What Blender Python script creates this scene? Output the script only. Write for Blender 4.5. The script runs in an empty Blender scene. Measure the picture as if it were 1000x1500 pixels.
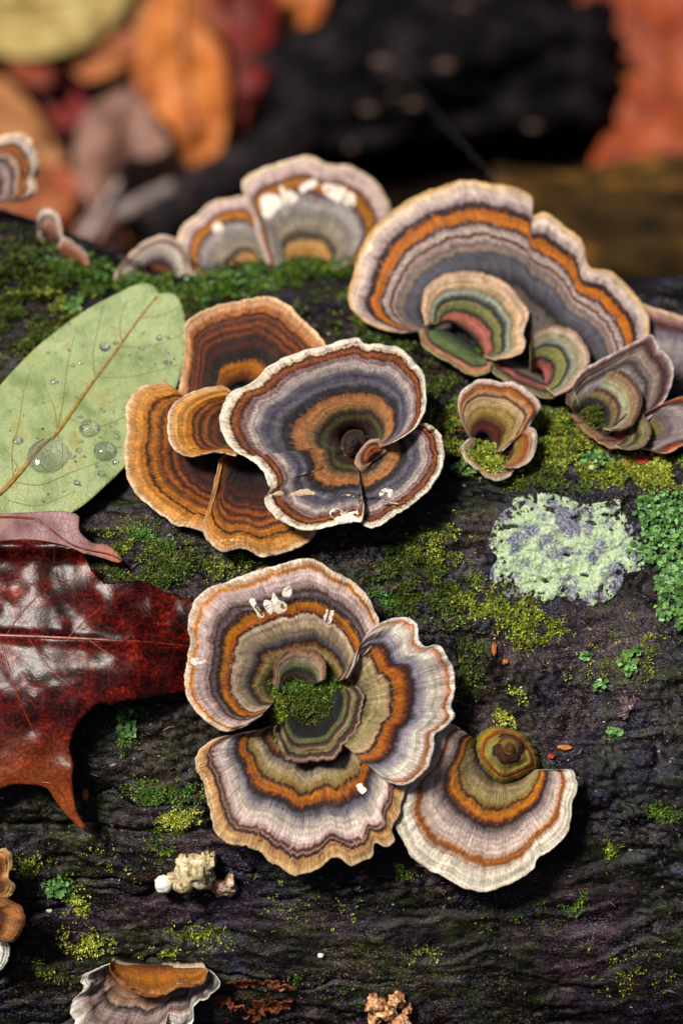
import bpy, bmesh, math, random
import numpy as np
from mathutils import Vector, geometry

# ------------------------------------------------------------------ camera, world, sun, exposure
S = 0.001                                   # the scene is laid out in millimetres and written in metres
PITCH = math.radians(42.0)
LENS = 85.0
K = 36.0 / LENS / 1500.0                    # slope of a ray per photo pixel
FOCUS = 0.2 / K                             # 708 mm: one photo pixel is 0.2 mm there
R_LOG = 160.0
fwd = np.array([0.0, math.cos(PITCH), -math.sin(PITCH)])
upv = np.array([0.0, math.sin(PITCH), math.cos(PITCH)])
rgt = np.array([1.0, 0.0, 0.0])
ZC = 150.0
LOGC = np.array([0.0, 0.0, ZC])
_a = math.atan((750 - 392) * K)
_d0, _v0 = 850.0, -77.0
for _ in range(30):
    _v0 = (_d0 * math.sin(_a) - R_LOG) / math.cos(_a)
    _d0 = FOCUS + math.sqrt(R_LOG ** 2 - _v0 ** 2)
CAM = LOGC - _d0 * fwd - _v0 * upv

scene = bpy.context.scene
cam_data = bpy.data.cameras.new('camera')
cam = bpy.data.objects.new('camera', cam_data)
scene.collection.objects.link(cam)
scene.camera = cam
cam.location = Vector(CAM * S)
cam.rotation_euler = (math.radians(90) - PITCH, 0, 0)
cam_data.sensor_fit = 'VERTICAL'
cam_data.sensor_height = 36.0
cam_data.lens = LENS
cam_data.clip_start = 0.02
cam_data.clip_end = 500.0
cam_data.dof.use_dof = True
cam_data.dof.focus_distance = (FOCUS - 14) * S
cam_data.dof.aperture_fstop = 6.4

SUN_EL, SUN_AZ = math.radians(60), math.radians(-118)   # azimuth from +Y towards +X
world = bpy.data.worlds.new('World')
scene.world = world
world.use_nodes = True
wn = world.node_tree
bgn = wn.nodes['Background']
skyn = wn.nodes.new('ShaderNodeTexSky')
skyn.sky_type = 'NISHITA'
skyn.sun_disc = False
skyn.sun_elevation = SUN_EL
skyn.sun_rotation = SUN_AZ
skyn.air_density = 0.25
skyn.dust_density = 1.5
skyn.ozone_density = 0.0
wn.links.new(skyn.outputs[0], bgn.inputs[0])
bgn.inputs[1].default_value = 0.05
sun_data = bpy.data.lights.new('sun', 'SUN')
sun_data.energy = 4.2
sun_data.angle = math.radians(13)
sun_data.color = (1.0, 0.93, 0.84)
sun = bpy.data.objects.new('sun', sun_data)
scene.collection.objects.link(sun)
_sd = Vector((math.sin(SUN_AZ) * math.cos(SUN_EL), math.cos(SUN_AZ) * math.cos(SUN_EL), math.sin(SUN_EL)))
sun.rotation_euler = _sd.to_track_quat('Z', 'Y').to_euler()
sun.location = _sd * 3
scene.view_settings.view_transform = 'Standard'
scene.view_settings.look = 'None'
scene.view_settings.gamma = 1.0
scene.view_settings.exposure = 0.26
scene.view_settings.use_curve_mapping = False

# ------------------------------------------------------------------ helpers
col = scene.collection
rng = np.random.default_rng(7)
random.seed(7)

def hsh(ix, iy, iz):
    n = (ix.astype(np.int64) * 374761393 + iy.astype(np.int64) * 668265263 + iz.astype(np.int64) * 2147483647 + 1274126177) & 0xFFFFFFFF
    n = ((n ^ (n >> 13)) * 1274126177) & 0xFFFFFFFF
    n = ((n ^ (n >> 15)) * 2246822519) & 0xFFFFFFFF
    return ((n ^ (n >> 16)) & 0xFFFFFF) / 8388607.5 - 1.0

def vnoise(x, y, z=0.0):
    x = np.asarray(x, float); y = np.asarray(y, float) + np.zeros_like(x); z = np.asarray(z, float) + np.zeros_like(x)
    x0, y0, z0 = np.floor(x), np.floor(y), np.floor(z)
    fx, fy, fz = x - x0, y - y0, z - z0
    fx = fx * fx * (3 - 2 * fx); fy = fy * fy * (3 - 2 * fy); fz = fz * fz * (3 - 2 * fz)
    x0 = x0.astype(np.int64); y0 = y0.astype(np.int64); z0 = z0.astype(np.int64)
    r = 0
    for dx in (0, 1):
        for dy in (0, 1):
            for dz in (0, 1):
                w = (fx if dx else 1 - fx) * (fy if dy else 1 - fy) * (fz if dz else 1 - fz)
                r = r + w * hsh(x0 + dx, y0 + dy, z0 + dz)
    return r

def fbm(x, y, z=0.0, octv=4, g=0.5):
    r, a, f = 0, 1.0, 1.0
    for i in range(octv):
        r = r + a * vnoise(np.asarray(x) * f + 17.3 * i, np.asarray(y) * f - 9.1 * i, np.asarray(z) * f + 3.7 * i)
        a *= g; f *= 2.03
    return r

def sstep(a, b, x):
    t = np.clip((np.asarray(x, float) - a) / (b - a), 0, 1)
    return t * t * (3 - 2 * t)

def unit(v):
    v = np.asarray(v, float)
    return v / np.linalg.norm(v)

def s2l(c):
    c = np.asarray(c, float) / 255.0
    return np.where(c <= 0.04045, c / 12.92, ((c + 0.055) / 1.055) ** 2.4)

def rgba(c, k=1.0):
    l = s2l(c) * k
    return (float(l[0]), float(l[1]), float(l[2]), 1.0)

def rays(px, py):
    px = np.asarray(px, float); py = np.asarray(py, float)
    return fwd + rgt * ((px - 500) * K)[..., None] + upv * ((750 - py) * K)[..., None]

# the log: axis, frame, relief
TAU = math.radians(1.5)
AX = np.array([math.cos(TAU), 0.0, -math.sin(TAU)])
B1 = np.array([math.sin(TAU), 0.0, math.cos(TAU)])
B2 = np.array([0.0, -1.0, 0.0])

def log_relief(X, th):
    """height in mm of the bark above the bare cylinder; X along the log, th angle from the top towards the camera"""
    c = th * R_LOG
    h = 4.0 * fbm(X / 70.0, c / 50.0, 1.0, 2)
    w = 5.0 * fbm(X / 22.0, c / 20.0, 8.0, 3)
    g = fbm(X / 34.0, (c + w) / 5.0, 2.0, 3)
    h = h + 0.55 * (1 - 2.2 * np.abs(g))                                # long grain ridges
    worn = sstep(-0.45, 0.35, fbm(X / 26.0, c / 18.0, 14.0, 2))
    h = h + (0.25 + 0.85 * worn) * 0.8 * fbm(X / 7.0, c / 3.6, 3.0, 2) + (0.3 + 0.8 * worn) * 0.5 * fbm(X / 2.0, c / 1.4, 4.0, 3, 0.65)
    cr = fbm(X / 60.0, (c + 1.5 * w) / 11.0, 5.0, 2)                     # bark cracks along the grain
    h = h - 3.2 * np.exp(-(cr / 0.05) ** 2) * sstep(-0.1, 0.4, vnoise(X / 40.0, c / 25.0, 6.0))
    h = h + 20.0 * np.exp(-((X + 128) / 40.0) ** 2 - ((th + 0.60) / 0.30) ** 2)    # mossy swelling
    h = h + 4.0 * np.exp(-((X - 0) / 30.0) ** 2 - ((th + 0.52) / 0.25) ** 2)
    # long furrow under the red leaf
    h = h - 3.0 * np.exp(-((c - (151.5 + 1.2 * fbm(X / 15.0, 0.0 * X, 9.0, 2))) / 1.6) ** 2) * sstep(-25, -45, X) 
    return h

def log_local(P):
    q = P - LOGC
    X = q @ AX
    u, v = q @ B1, q @ B2
    return X, np.arctan2(v, u), np.hypot(u, v)

def log_depth(px, py, extra=0.0, relief=True):
    d = rays(px, py)
    w0 = (CAM - LOGC) - ((CAM - LOGC) @ AX) * AX
    e = d - (d @ AX)[..., None] * AX
    A = (e * e).sum(-1); Bq = (e * w0).sum(-1)
    r = R_LOG + np.zeros(A.shape) + extra
    lam = None
    for it in range(5 if relief else 1):
        disc = Bq ** 2 - A * ((w0 @ w0) - r ** 2)
        miss = disc < 0
        lam = (-Bq - np.sqrt(np.maximum(disc, 0))) / A
        if relief and it < 4:
            P = CAM + d * lam[..., None]
            X, th, rr = log_local(P)
            rn = R_LOG + log_relief(X, th) + extra
            r = rn if it == 0 else 0.5 * r + 0.5 * rn
    return np.where(miss, np.inf, lam), lam, d

def log_hit(px, py, extra=0.0):
    m, lam, d = log_depth(np.atleast_1d(np.asarray(px, float)), np.atleast_1d(np.asarray(py, float)), extra)
    return CAM + d * lam[..., None]

def log_normal(P):
    q = P - LOGC
    q = q - (q @ AX)[..., None] * AX
    return q / np.linalg.norm(q, axis=-1)[..., None]

def ground_hit(px, py, z=0.0):
    d = rays(np.atleast_1d(np.asarray(px, float)), np.atleast_1d(np.asarray(py, float)))
    lam = (z - CAM[2]) / d[..., 2]
    return CAM + d * lam[..., None]

def smin(a, b, k):
    """smooth minimum of two depths (b may be inf)"""
    b = np.where(np.isfinite(b), b, a + 1e4)
    h = np.clip(0.5 + 0.5 * (b - a) / k, 0, 1)
    return b * (1 - h) + a * h - k * h * (1 - h)

class Surf:
    """a tilted, gently bent sheet standing on (or lying over) the log or the ground, found from photo pixels"""
    def __init__(self, p0, n, hfun=None, clear=None, on='log', relief=True):
        self.relief = relief
        self.p0 = np.asarray(p0, float); self.n = unit(n); self.h = hfun; self.clear = clear; self.on = on
    def at(self, px, py, h=None, clear=None):
        px = np.asarray(px, float); py = np.asarray(py, float)
        d = rays(px, py)
        if h is None:
            h = self.h(px, py) if self.h else 0.0
        lam = ((self.p0 - CAM) @ self.n + h) / (d @ self.n)
        c = self.clear if clear is None else clear
        if c is not None:
            if self.on == 'log':
                l2, _, _ = log_depth(px, py, c, self.relief)
            else:
                l2 = (c - CAM[2]) / d[..., 2]
            lam = smin(lam, l2, 3.0)
        return CAM + d * lam[..., None]

def link(name, me, parent=None, mats=()):
    for m in mats:
        me.materials.append(m)
    o = bpy.data.objects.new(name, me)
    col.objects.link(o)
    if parent is not None:
        o.parent = parent
    return o

def mesh(name, verts, faces, parent=None, mats=(), origin=None, smooth=True, matidx=None, uv=None, vcol=None, kind=None):
    """verts in mm world; origin (mm) becomes the object's own origin, or the parent's when parented"""
    verts = np.asarray(verts, float)
    if parent is not None:
        og = np.array(parent['_o'])
    else:
        og = verts.mean(0) if origin is None else np.asarray(origin, float)
    me = bpy.data.meshes.new(name)
    me.from_pydata(((verts - og) * S).tolist(), [], faces)
    if smooth:
        me.polygons.foreach_set('use_smooth', np.ones(len(me.polygons), bool))
    if matidx is not None:
        me.polygons.foreach_set('material_index', np.asarray(matidx, np.int32))
    if uv is not None:
        li = np.empty(len(me.loops), np.int32)
        me.loops.foreach_get('vertex_index', li)
        ul = me.uv_layers.new(name='UVMap')
        ul.data.foreach_set('uv', np.asarray(uv, np.float32)[li].ravel())
    if vcol is not None:
        at = me.color_attributes.new('tint', 'FLOAT_COLOR', 'POINT')
        c4 = np.ones((len(verts), 4), np.float32); c4[:, :3] = vcol
        at.data.foreach_set('color', c4.ravel())
    me.update()
    o = link(name, me, parent, mats)
    if parent is None:
        o.location = Vector(og * S)
        o['_o'] = og.tolist()
    else:
        o['_o'] = og.tolist()
    if kind:
        o['kind'] = kind
    return o

def tag(o, label, cat, group=None, kind=None):
    o['label'] = label
    if cat: o['category'] = cat
    if group: o['group'] = group
    if kind: o['kind'] = kind
    return o

def thing(name, p, label, cat, group=None):
    o = bpy.data.objects.new(name, None)
    o.empty_display_size = 0.005
    col.objects.link(o)
    o.location = Vector(np.asarray(p) * S)
    o['_o'] = [float(v) for v in p]
    return tag(o, label, cat, group)

def crom(pts, n, closed=False):
    """resample a Catmull-Rom curve through pts to n points equally spaced"""
    p = np.asarray(pts, float)
    m = len(p)
    if m == 2:
        t = np.linspace(0, 1, n)[:, None]
        return p[0] * (1 - t) + p[1] * t
    out = []
    rngk = range(m if closed else m - 1)
    for i in rngk:
        if closed:
            a, b, c, d = p[(i - 1) % m], p[i], p[(i + 1) % m], p[(i + 2) % m]
        else:
            a, b, c, d = p[max(i - 1, 0)], p[i], p[i + 1], p[min(i + 2, m - 1)]
        t = np.linspace(0, 1, 14, endpoint=False)[:, None]
        out.append(0.5 * (2 * b + (c - a) * t + (2 * a - 5 * b + 4 * c - d) * t ** 2 + (3 * b - a - 3 * c + d) * t ** 3))
    q = np.vstack(out + [p[:1] if closed else p[-1:]])
    L = np.r_[0, np.cumsum(np.linalg.norm(np.diff(q, axis=0), axis=1))]
    u = np.linspace(0, L[-1], n + 1)[:-1] if closed else np.linspace(0, L[-1], n)
    return np.c_[np.interp(u, L, q[:, 0]), np.interp(u, L, q[:, 1])]

# ------------------------------------------------------------------ node helpers
class NT:
    def __init__(self, name):
        self.m = bpy.data.materials.new(name)
        self.m.use_nodes = True
        self.t = self.m.node_tree
        self.b = self.t.nodes['Principled BSDF']
    def n(self, ty, **kw):
        nd = self.t.nodes.new(ty)
        for k, v in kw.items():
            setattr(nd, k, v)
        return nd
    def l(self, a, b):
        self.t.links.new(a, b)
    def setv(self, inp, v):
        if hasattr(v, 'is_output') or isinstance(v, bpy.types.NodeSocket):
            self.l(v, inp)
        else:
            inp.default_value = v
    def math(self, op, a, b=0.0, c=None, clamp=False):
        nd = self.n('ShaderNodeMath', operation=op, use_clamp=clamp)
        self.setv(nd.inputs[0], a); self.setv(nd.inputs[1], b)
        if c is not None: self.setv(nd.inputs[2], c)
        return nd.outputs[0]
    def mapr(self, v, a, b, c, d):
        nd = self.n('ShaderNodeMapRange')
        self.setv(nd.inputs[0], v)
        for i, x in enumerate((a, b, c, d)): nd.inputs[1 + i].default_value = x
        return nd.outputs[0]
    def vec(self, x=0.0, y=0.0, z=0.0):
        nd = self.n('ShaderNodeCombineXYZ')
        for i, v in enumerate((x, y, z)): self.setv(nd.inputs[i], v)
        return nd.outputs[0]
    def noise(self, vec, scale=1.0, detail=2.0, rough=0.5, dist=0.0):
        nd = self.n('ShaderNodeTexNoise')
        self.l(vec, nd.inputs['Vector'])
        nd.inputs['Scale'].default_value = scale; nd.inputs['Detail'].default_value = detail
        nd.inputs['Roughness'].default_value = rough; nd.inputs['Distortion'].default_value = dist
        return nd.outputs[0]
    def voro(self, vec, scale, feature='F1', out=0, rand=1.0):
        nd = self.n('ShaderNodeTexVoronoi', feature=feature)
        self.l(vec, nd.inputs['Vector']); nd.inputs['Scale'].default_value = scale
        nd.inputs['Randomness'].default_value = rand
        return nd.outputs[out]
    def ramp(self, fac, stops, interp='LINEAR'):
        nd = self.n('ShaderNodeValToRGB')
        cr = nd.color_ramp; cr.interpolation = interp
        while len(cr.elements) > 1: cr.elements.remove(cr.elements[-1])
        stops = stops[:32]
        cr.elements[0].position = stops[0][0]; cr.elements[0].color = rgba(stops[0][1])
        for p, c in stops[1:]:
            e = cr.elements.new(p); e.color = rgba(c)
        self.l(fac, nd.inputs[0])
        return nd.outputs[0]
    def mix(self, fac, a, b, mode='MIX'):
        nd = self.n('ShaderNodeMix', data_type='RGBA', blend_type=mode)
        self.setv(nd.inputs[0], fac)
        self.setv(nd.inputs[6], a); self.setv(nd.inputs[7], b)
        return nd.outputs[2]
    def objmm(self):
        tc = self.n('ShaderNodeTexCoord')
        mp = self.n('ShaderNodeVectorMath', operation='SCALE')
        self.l(tc.outputs['Object'], mp.inputs[0]); mp.inputs['Scale'].default_value = 1000.0
        return mp.outputs[0]
    def mapping(self, vec, scale=(1, 1, 1), loc=(0, 0, 0), rot=(0, 0, 0)):
        nd = self.n('ShaderNodeMapping')
        self.l(vec, nd.inputs[0])
        nd.inputs['Scale'].default_value = scale; nd.inputs['Location'].default_value = loc; nd.inputs['Rotation'].default_value = rot
        return nd.outputs[0]
    def bump(self, h, strength, dist_mm, nrm=None):
        nd = self.n('ShaderNodeBump')
        nd.inputs['Strength'].default_value = strength; nd.inputs['Distance'].default_value = dist_mm * S
        self.l(h, nd.inputs['Height'])
        if nrm is not None: self.l(nrm, nd.inputs['Normal'])
        return nd.outputs[0]
    def out(self, color=None, rough=None, normal=None, **kw):
        b = self.b
        if color is not None: self.setv(b.inputs['Base Color'], color)
        if rough is not None: self.setv(b.inputs['Roughness'], rough)
        if normal is not None:
            self.l(normal, b.inputs['Normal']); self.l(normal, b.inputs['Coat Normal'])
        for k, v in kw.items():
            self.setv(b.inputs[k.replace('_', ' ')], v)
        return self.m

def tone(c):
    def sc(x):
        x = x / 255.0
        return 255.0 * (0.42 * x + 0.58 * (x * x * (3 - 2 * x)))
    r, g, b = [sc(x) for x in c]
    if b > g * 0.98:
        b *= 0.93; r *= 0.985; g *= 1.01
    if r > 100 and b < 0.40 * r and g < 0.58 * r:
        r *= 0.92; g *= 1.05; b *= 0.78
    elif r > 140 and b < 0.84 * r and g >= 0.58 * r:
        m = (r + g + b) / 3.0
        r, g, b = r * 0.80 + m * 0.20, g * 0.78 + m * 0.20, b * 0.80 + m * 0.22
    return (min(r, 255), min(g, 255), min(b, 255))

def mat_cap(name, stops, seed, warp=0.085, fib=0.58, sat=1.0, wet=0.0):
    """zoned, velvety upper face of a bracket: v runs from the attachment (0) to the margin (1), u along the margin in cm"""
    t = NT(name)
    uvn = t.n('ShaderNodeUVMap'); uvn.uv_map = 'UVMap'
    sp = t.n('ShaderNodeSeparateXYZ'); t.l(uvn.outputs[0], sp.inputs[0])
    U, V = sp.outputs[0], sp.outputs[1]
    sd = float(seed)
    w1 = t.noise(t.vec(t.math('MULTIPLY', U, 0.9), t.math('MULTIPLY', V, 2.2), sd), 1.0, 2.0)
    w2 = t.noise(t.vec(t.math('MULTIPLY', U, 7.0), t.math('MULTIPLY', V, 2.0), sd + 5), 1.0, 3.0, 0.6)
    w3 = t.noise(t.vec(t.math('MULTIPLY', U, 40.0), t.math('MULTIPLY', V, 6.0), sd + 9), 1.0, 2.0)
    v = t.math('ADD', V, t.math('MULTIPLY', t.math('SUBTRACT', w1, 0.5), warp))
    v = t.math('ADD', v, t.math('MULTIPLY', t.math('SUBTRACT', w2, 0.5), 0.045))
    w4 = t.noise(t.vec(t.math('MULTIPLY', U, 2.6), t.math('MULTIPLY', V, 5.0), sd + 11), 1.0, 2.0)
    v = t.math('ADD', v, t.math('MULTIPLY', t.math('SUBTRACT', w4, 0.5), 0.05))
    v = t.math('ADD', v, t.math('MULTIPLY', t.math('SUBTRACT', w3, 0.5), 0.042), clamp=True)
    stops = [(a, tone(b)) for a, b in stops]
    wide = []
    for i, (a, b) in enumerate(stops):
        if sum(b) < 190 and 0.2 < a < 0.97:
            b = tuple(x * 0.8 for x in b)
            wide += [(a - 0.007, b), (a + 0.007, b)]
        else:
            wide.append((a, b))
    if len(wide) <= 32: stops = wide
    c = t.ramp(v, stops)
    v2 = t.math('SUBTRACT', v, 0.035, clamp=True)
    br = t.noise(t.vec(t.math('MULTIPLY', U, 5.0), t.math('MULTIPLY', V, 14.0), sd + 13), 1.0, 4.0, 0.7)
    c = t.mix(t.mapr(br, 0.52, 0.66, 0.0, 0.75), c, t.ramp(v2, stops))
    fibre = t.noise(t.vec(t.math('MULTIPLY', U, 26.0), t.math('MULTIPLY', V, 3.0), sd + 2), 1.0, 4.0, 0.65)
    hair = t.noise(t.vec(t.math('MULTIPLY', U, 70.0), t.math('MULTIPLY', V, 26.0), sd + 3), 1.0, 3.0, 0.6)
    mott = t.noise(t.vec(t.math('MULTIPLY', U, 3.0), t.math('MULTIPLY', V, 9.0), sd + 4), 1.0, 4.0, 0.6)
    ring = t.noise(t.vec(t.math('MULTIPLY', U, 0.35), t.math('MULTIPLY', v, 44.0), sd + 6), 1.0, 3.0, 0.6)
    msk = t.mapr(t.noise(t.vec(t.math('MULTIPLY', U, 0.6), t.math('MULTIPLY', v, 11.0), sd + 8), 1.0, 2.0), 0.40, 0.58, 0.2, 1.0)
    k = t.math('ADD', 1.0, t.math('MULTIPLY', t.mapr(fibre, 0.28, 0.72, -fib, fib), msk))
    k = t.math('MULTIPLY', k, t.mapr(hair, 0.3, 0.7, 0.60, 1.40))
    k = t.math('MULTIPLY', k, t.mapr(mott, 0.25, 0.75, 0.60, 1.30))
    k = t.math('MULTIPLY', k, t.mapr(ring, 0.32, 0.68, 0.56, 1.34))
    kc = t.n('ShaderNodeCombineColor')
    for i in range(3): t.l(k, kc.inputs[i])
    c2 = t.mix(1.0, c, kc.outputs[0], 'MULTIPLY')
    h = t.n('ShaderNodeHueSaturation'); h.inputs['Saturation'].default_value = sat
    t.l(c2, h.inputs['Color'])
    bw = t.n('ShaderNodeRGBToBW'); t.l(c, bw.inputs[0])
    hh = t.math('ADD', t.math('MULTIPLY', bw.outputs[0], 0.9), t.math('MULTIPLY', fibre, 0.75))
    hh = t.math('ADD', hh, t.math('MULTIPLY', hair, 0.4))
    hh = t.math('ADD', hh, t.math('MULTIPLY', ring, 0.5))
    nrm = t.bump(hh, 0.9, 0.75)
    rg = t.mapr(fibre, 0.3, 0.7, 0.62 - wet * .3, 0.42 - wet * .2)
    return t.out(h.outputs[0], rg, nrm, Sheen_Weight=0.06, Sheen_Roughness=0.4)

def mat_simple(name, c1, c2, scale, rough=0.6, bump=0.5, bdist=0.3, detail=4.0, stretch=(1, 1, 1), spec=0.5, c3=None, **kw):
    t = NT(name)
    o = t.mapping(t.objmm(), stretch)
    n1 = t.noise(o, scale, detail, 0.6)
    n2 = t.noise(o, scale * 5.1, 3.0, 0.6)
    f = t.math('ADD', t.math('MULTIPLY', n1, 0.7), t.math('MULTIPLY', n2, 0.3))
    st = [(0.40, c1), (0.60, c2)]
    if c3: st = [(0.39, c1), (0.51, c2), (0.63, c3)]
    c = t.ramp(f, st)
    nrm = t.bump(f, bump, bdist)
    return t.out(c, rough, nrm, Specular_IOR_Level=spec, **kw)
# ------------------------------------------------------------------ materials of the place
def mat_bark():
    t = NT('wet_bark')
    o = t.objmm()
    g = t.mapping(o, (0.35, 1, 1))
    n1 = t.noise(g, 0.055, 5.0, 0.62)
    n2 = t.noise(g, 0.30, 5.0, 0.68, 0.6)
    n3 = t.noise(o, 1.7, 3.0, 0.65)
    n4 = t.noise(t.mapping(o, (1, 1, 1), (51, 7, 3)), 0.022, 3.0, 0.55)
    f = t.math('ADD', t.math('MULTIPLY', n2, 0.5), t.math('MULTIPLY', n3, 0.5))
    c = t.ramp(f, [(0.36, (8, 5, 8)), (0.44, (28, 17, 25)), (0.50, (62, 38, 56)), (0.555, (112, 76, 102)), (0.61, (168, 136, 158)), (0.68, (220, 200, 208))])
    cb = t.ramp(f, [(0.36, (8, 6, 4)), (0.45, (26, 18, 10)), (0.51, (58, 42, 24)), (0.57, (104, 84, 52)), (0.66, (180, 160, 120))])
    cc = t.ramp(f, [(0.36, (6, 6, 12)), (0.46, (22, 20, 40)), (0.52, (44, 42, 86)), (0.58, (92, 94, 148)), (0.67, (176, 176, 200))])
    c = t.mix(t.mapr(n1, 0.44, 0.60, 0, 1), c, cb)
    c = t.mix(t.mapr(n4, 0.52, 0.62, 0, 0.85), c, cc)
    k = t.mapr(t.noise(t.mapping(o, (0.6, 1, 1), (9, 90, 4)), 0.07, 4.0, 0.65), 0.41, 0.64, 0.02, 0.44)
    k = t.math('MULTIPLY', k, t.mapr(t.noise(t.mapping(o, (0.5, 1, 1), (3, 20, 44)), 0.35, 4.0, 0.65), 0.36, 0.64, 0.35, 1.35))
    gm = t.noise(t.mapping(o, (0.8, 1, 1), (33, 5, 70)), 0.03, 5.0, 0.7)
    cg = t.ramp(f, [(0.38, (8, 10, 3)), (0.46, (24, 32, 8)), (0.52, (54, 68, 16)), (0.58, (104, 118, 34)), (0.66, (170, 178, 76))])
    c = t.mix(t.mapr(gm, 0.48, 0.58, 0.0, 0.92), c, cg)
    kc = t.n('ShaderNodeCombineColor')
    for i in range(3): t.l(k, kc.inputs[i])
    c = t.mix(1.0, c, kc.outputs[0], 'MULTIPLY')
    fl = t.noise(t.mapping(o, (0.55, 1, 1), (70, 2, 9)), 2.6, 3.0, 0.7)
    fm = t.noise(t.mapping(o, (0.6, 1, 1), (12, 61, 30)), 0.05, 4.0, 0.65)
    fk = t.math('MULTIPLY', t.mapr(fl, 0.57, 0.66, 0.0, 1.0), t.mapr(fm, 0.44, 0.60, 0.04, 0.62))
    fc = t.ramp(t.noise(t.mapping(o, (1, 1, 1), (4, 4, 80)), 0.08, 3.0, 0.6), [(0.40, (170, 150, 120)), (0.50, (160, 132, 156)), (0.60, (136, 138, 186))])
    c = t.mix(fk, c, fc)
    nb = t.bump(n3, 0.6, 0.45)
    nb = t.bump(n2, 0.6, 0.9, nb)
    return t.out(c, t.mapr(n2, 0.35, 0.65, 0.28, 0.6), nb, Specular_IOR_Level=0.28)

def mat_tint(name, rough=0.5, spec=0.4, sss=0.0, trans=0.0, nscale=1.2, amp=0.35):
    t = NT(name)
    a = t.n('ShaderNodeAttribute'); a.attribute_name = 'tint'
    n = t.noise(t.objmm(), nscale, 3.0, 0.6)
    k = t.mapr(n, 0.3, 0.7, 1 - amp, 1 + amp)
    kc = t.n('ShaderNodeCombineColor')
    for i in range(3): t.l(k, kc.inputs[i])
    c = t.mix(1.0, a.outputs[0], kc.outputs[0], 'MULTIPLY')
    return t.out(c, rough, None, Specular_IOR_Level=spec)

def mat_ground():
    t = NT('forest_soil')
    o = t.objmm()
    n1 = t.noise(o, 0.03, 5.0, 0.65)
    n2 = t.noise(o, 0.25, 4.0, 0.65)
    f = t.math('ADD', t.math('MULTIPLY', n1, 0.5), t.math('MULTIPLY', n2, 0.5))
    c = t.ramp(f, [(0.38, (4, 2, 2)), (0.50, (16, 9, 6)), (0.60, (36, 20, 12)), (0.70, (80, 46, 24))])
    return t.out(c, 0.7, t.bump(f, 0.8, 3.0), Specular_IOR_Level=0.08)

M_BARK = mat_bark()
M_MOSS = mat_tint('moss_leaf', 0.5, 0.35)
M_LICH = mat_tint('lichen_lobe', 0.7, 0.2, nscale=2.0, amp=0.3)
M_SOIL = mat_ground()
M_PORE = mat_simple('pale_pore_face', (165, 140, 110), (225, 205, 175), 2.0, 0.75, 0.4, 0.15)
M_SCAR = mat_simple('torn_white_flesh', (205, 190, 170), (250, 243, 232), 0.9, 0.8, 0.5, 0.2)

# ------------------------------------------------------------------ ground
def build_ground():
    gx = np.r_[-60000, -20000, -8000, -3000, np.linspace(-900, 900, 121), 3000, 8000, 20000, 60000]
    gy = np.r_[-60000, -20000, -8000, -3000, np.linspace(-500, 1300, 121), 3000, 8000, 20000, 60000]
    Y, X = np.meshgrid(gy, gx, indexing='ij')
    near = np.exp(-((X / 1500) ** 2 + ((Y - 300) / 1500) ** 2))
    Z = near * (7 * fbm(X / 160, Y / 160, 3.0, 3) + 2.5 * fbm(X / 30, Y / 30, 5.0, 2)) - 6
    V = np.stack([X, Y, Z], -1).reshape(-1, 3)
    nx, ny = len(gx), len(gy)
    idx = np.arange(nx * ny).reshape(ny, nx)
    F = np.stack([idx[:-1, :-1], idx[:-1, 1:], idx[1:, 1:], idx[1:, :-1]], -1).reshape(-1, 4)
    o = mesh('ground', V, F.tolist(), None, (M_SOIL,), origin=(0, 0, 0))
    o['kind'] = 'structure'
build_ground()

# ------------------------------------------------------------------ the log
def build_log():
    xs = np.r_[np.linspace(-520, -150, 38)[:-1], np.arange(-150, 150, 0.52), np.linspace(150, 520, 38)]
    ths = np.r_[np.arange(-0.82, 1.72, 0.0034), np.linspace(1.72, 2 * math.pi - 0.82, 90)[:-1]]
    TH, X = np.meshgrid(ths, xs, indexing='ij')
    r = R_LOG + log_relief(X, TH)
    V = LOGC + X[..., None] * AX + (r * np.cos(TH))[..., None] * B1 + (r * np.sin(TH))[..., None] * B2
    nt, nx = len(ths), len(xs)
    idx = np.arange(nt * nx).reshape(nt, nx)
    nxt = np.roll(idx, -1, axis=0)
    F = np.stack([idx[:, :-1], nxt[:, :-1], nxt[:, 1:], idx[:, 1:]], -1).reshape(-1, 4).tolist()
    F.append(idx[:, 0].tolist()); F.append(idx[::-1, -1].tolist())
    o = mesh('fallen_log', V.reshape(-1, 3), F, None, (M_BARK,), origin=LOGC)
    tag(o, 'dark wet mossy fallen log that carries all the bracket fungi', 'log')
build_log()

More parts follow.
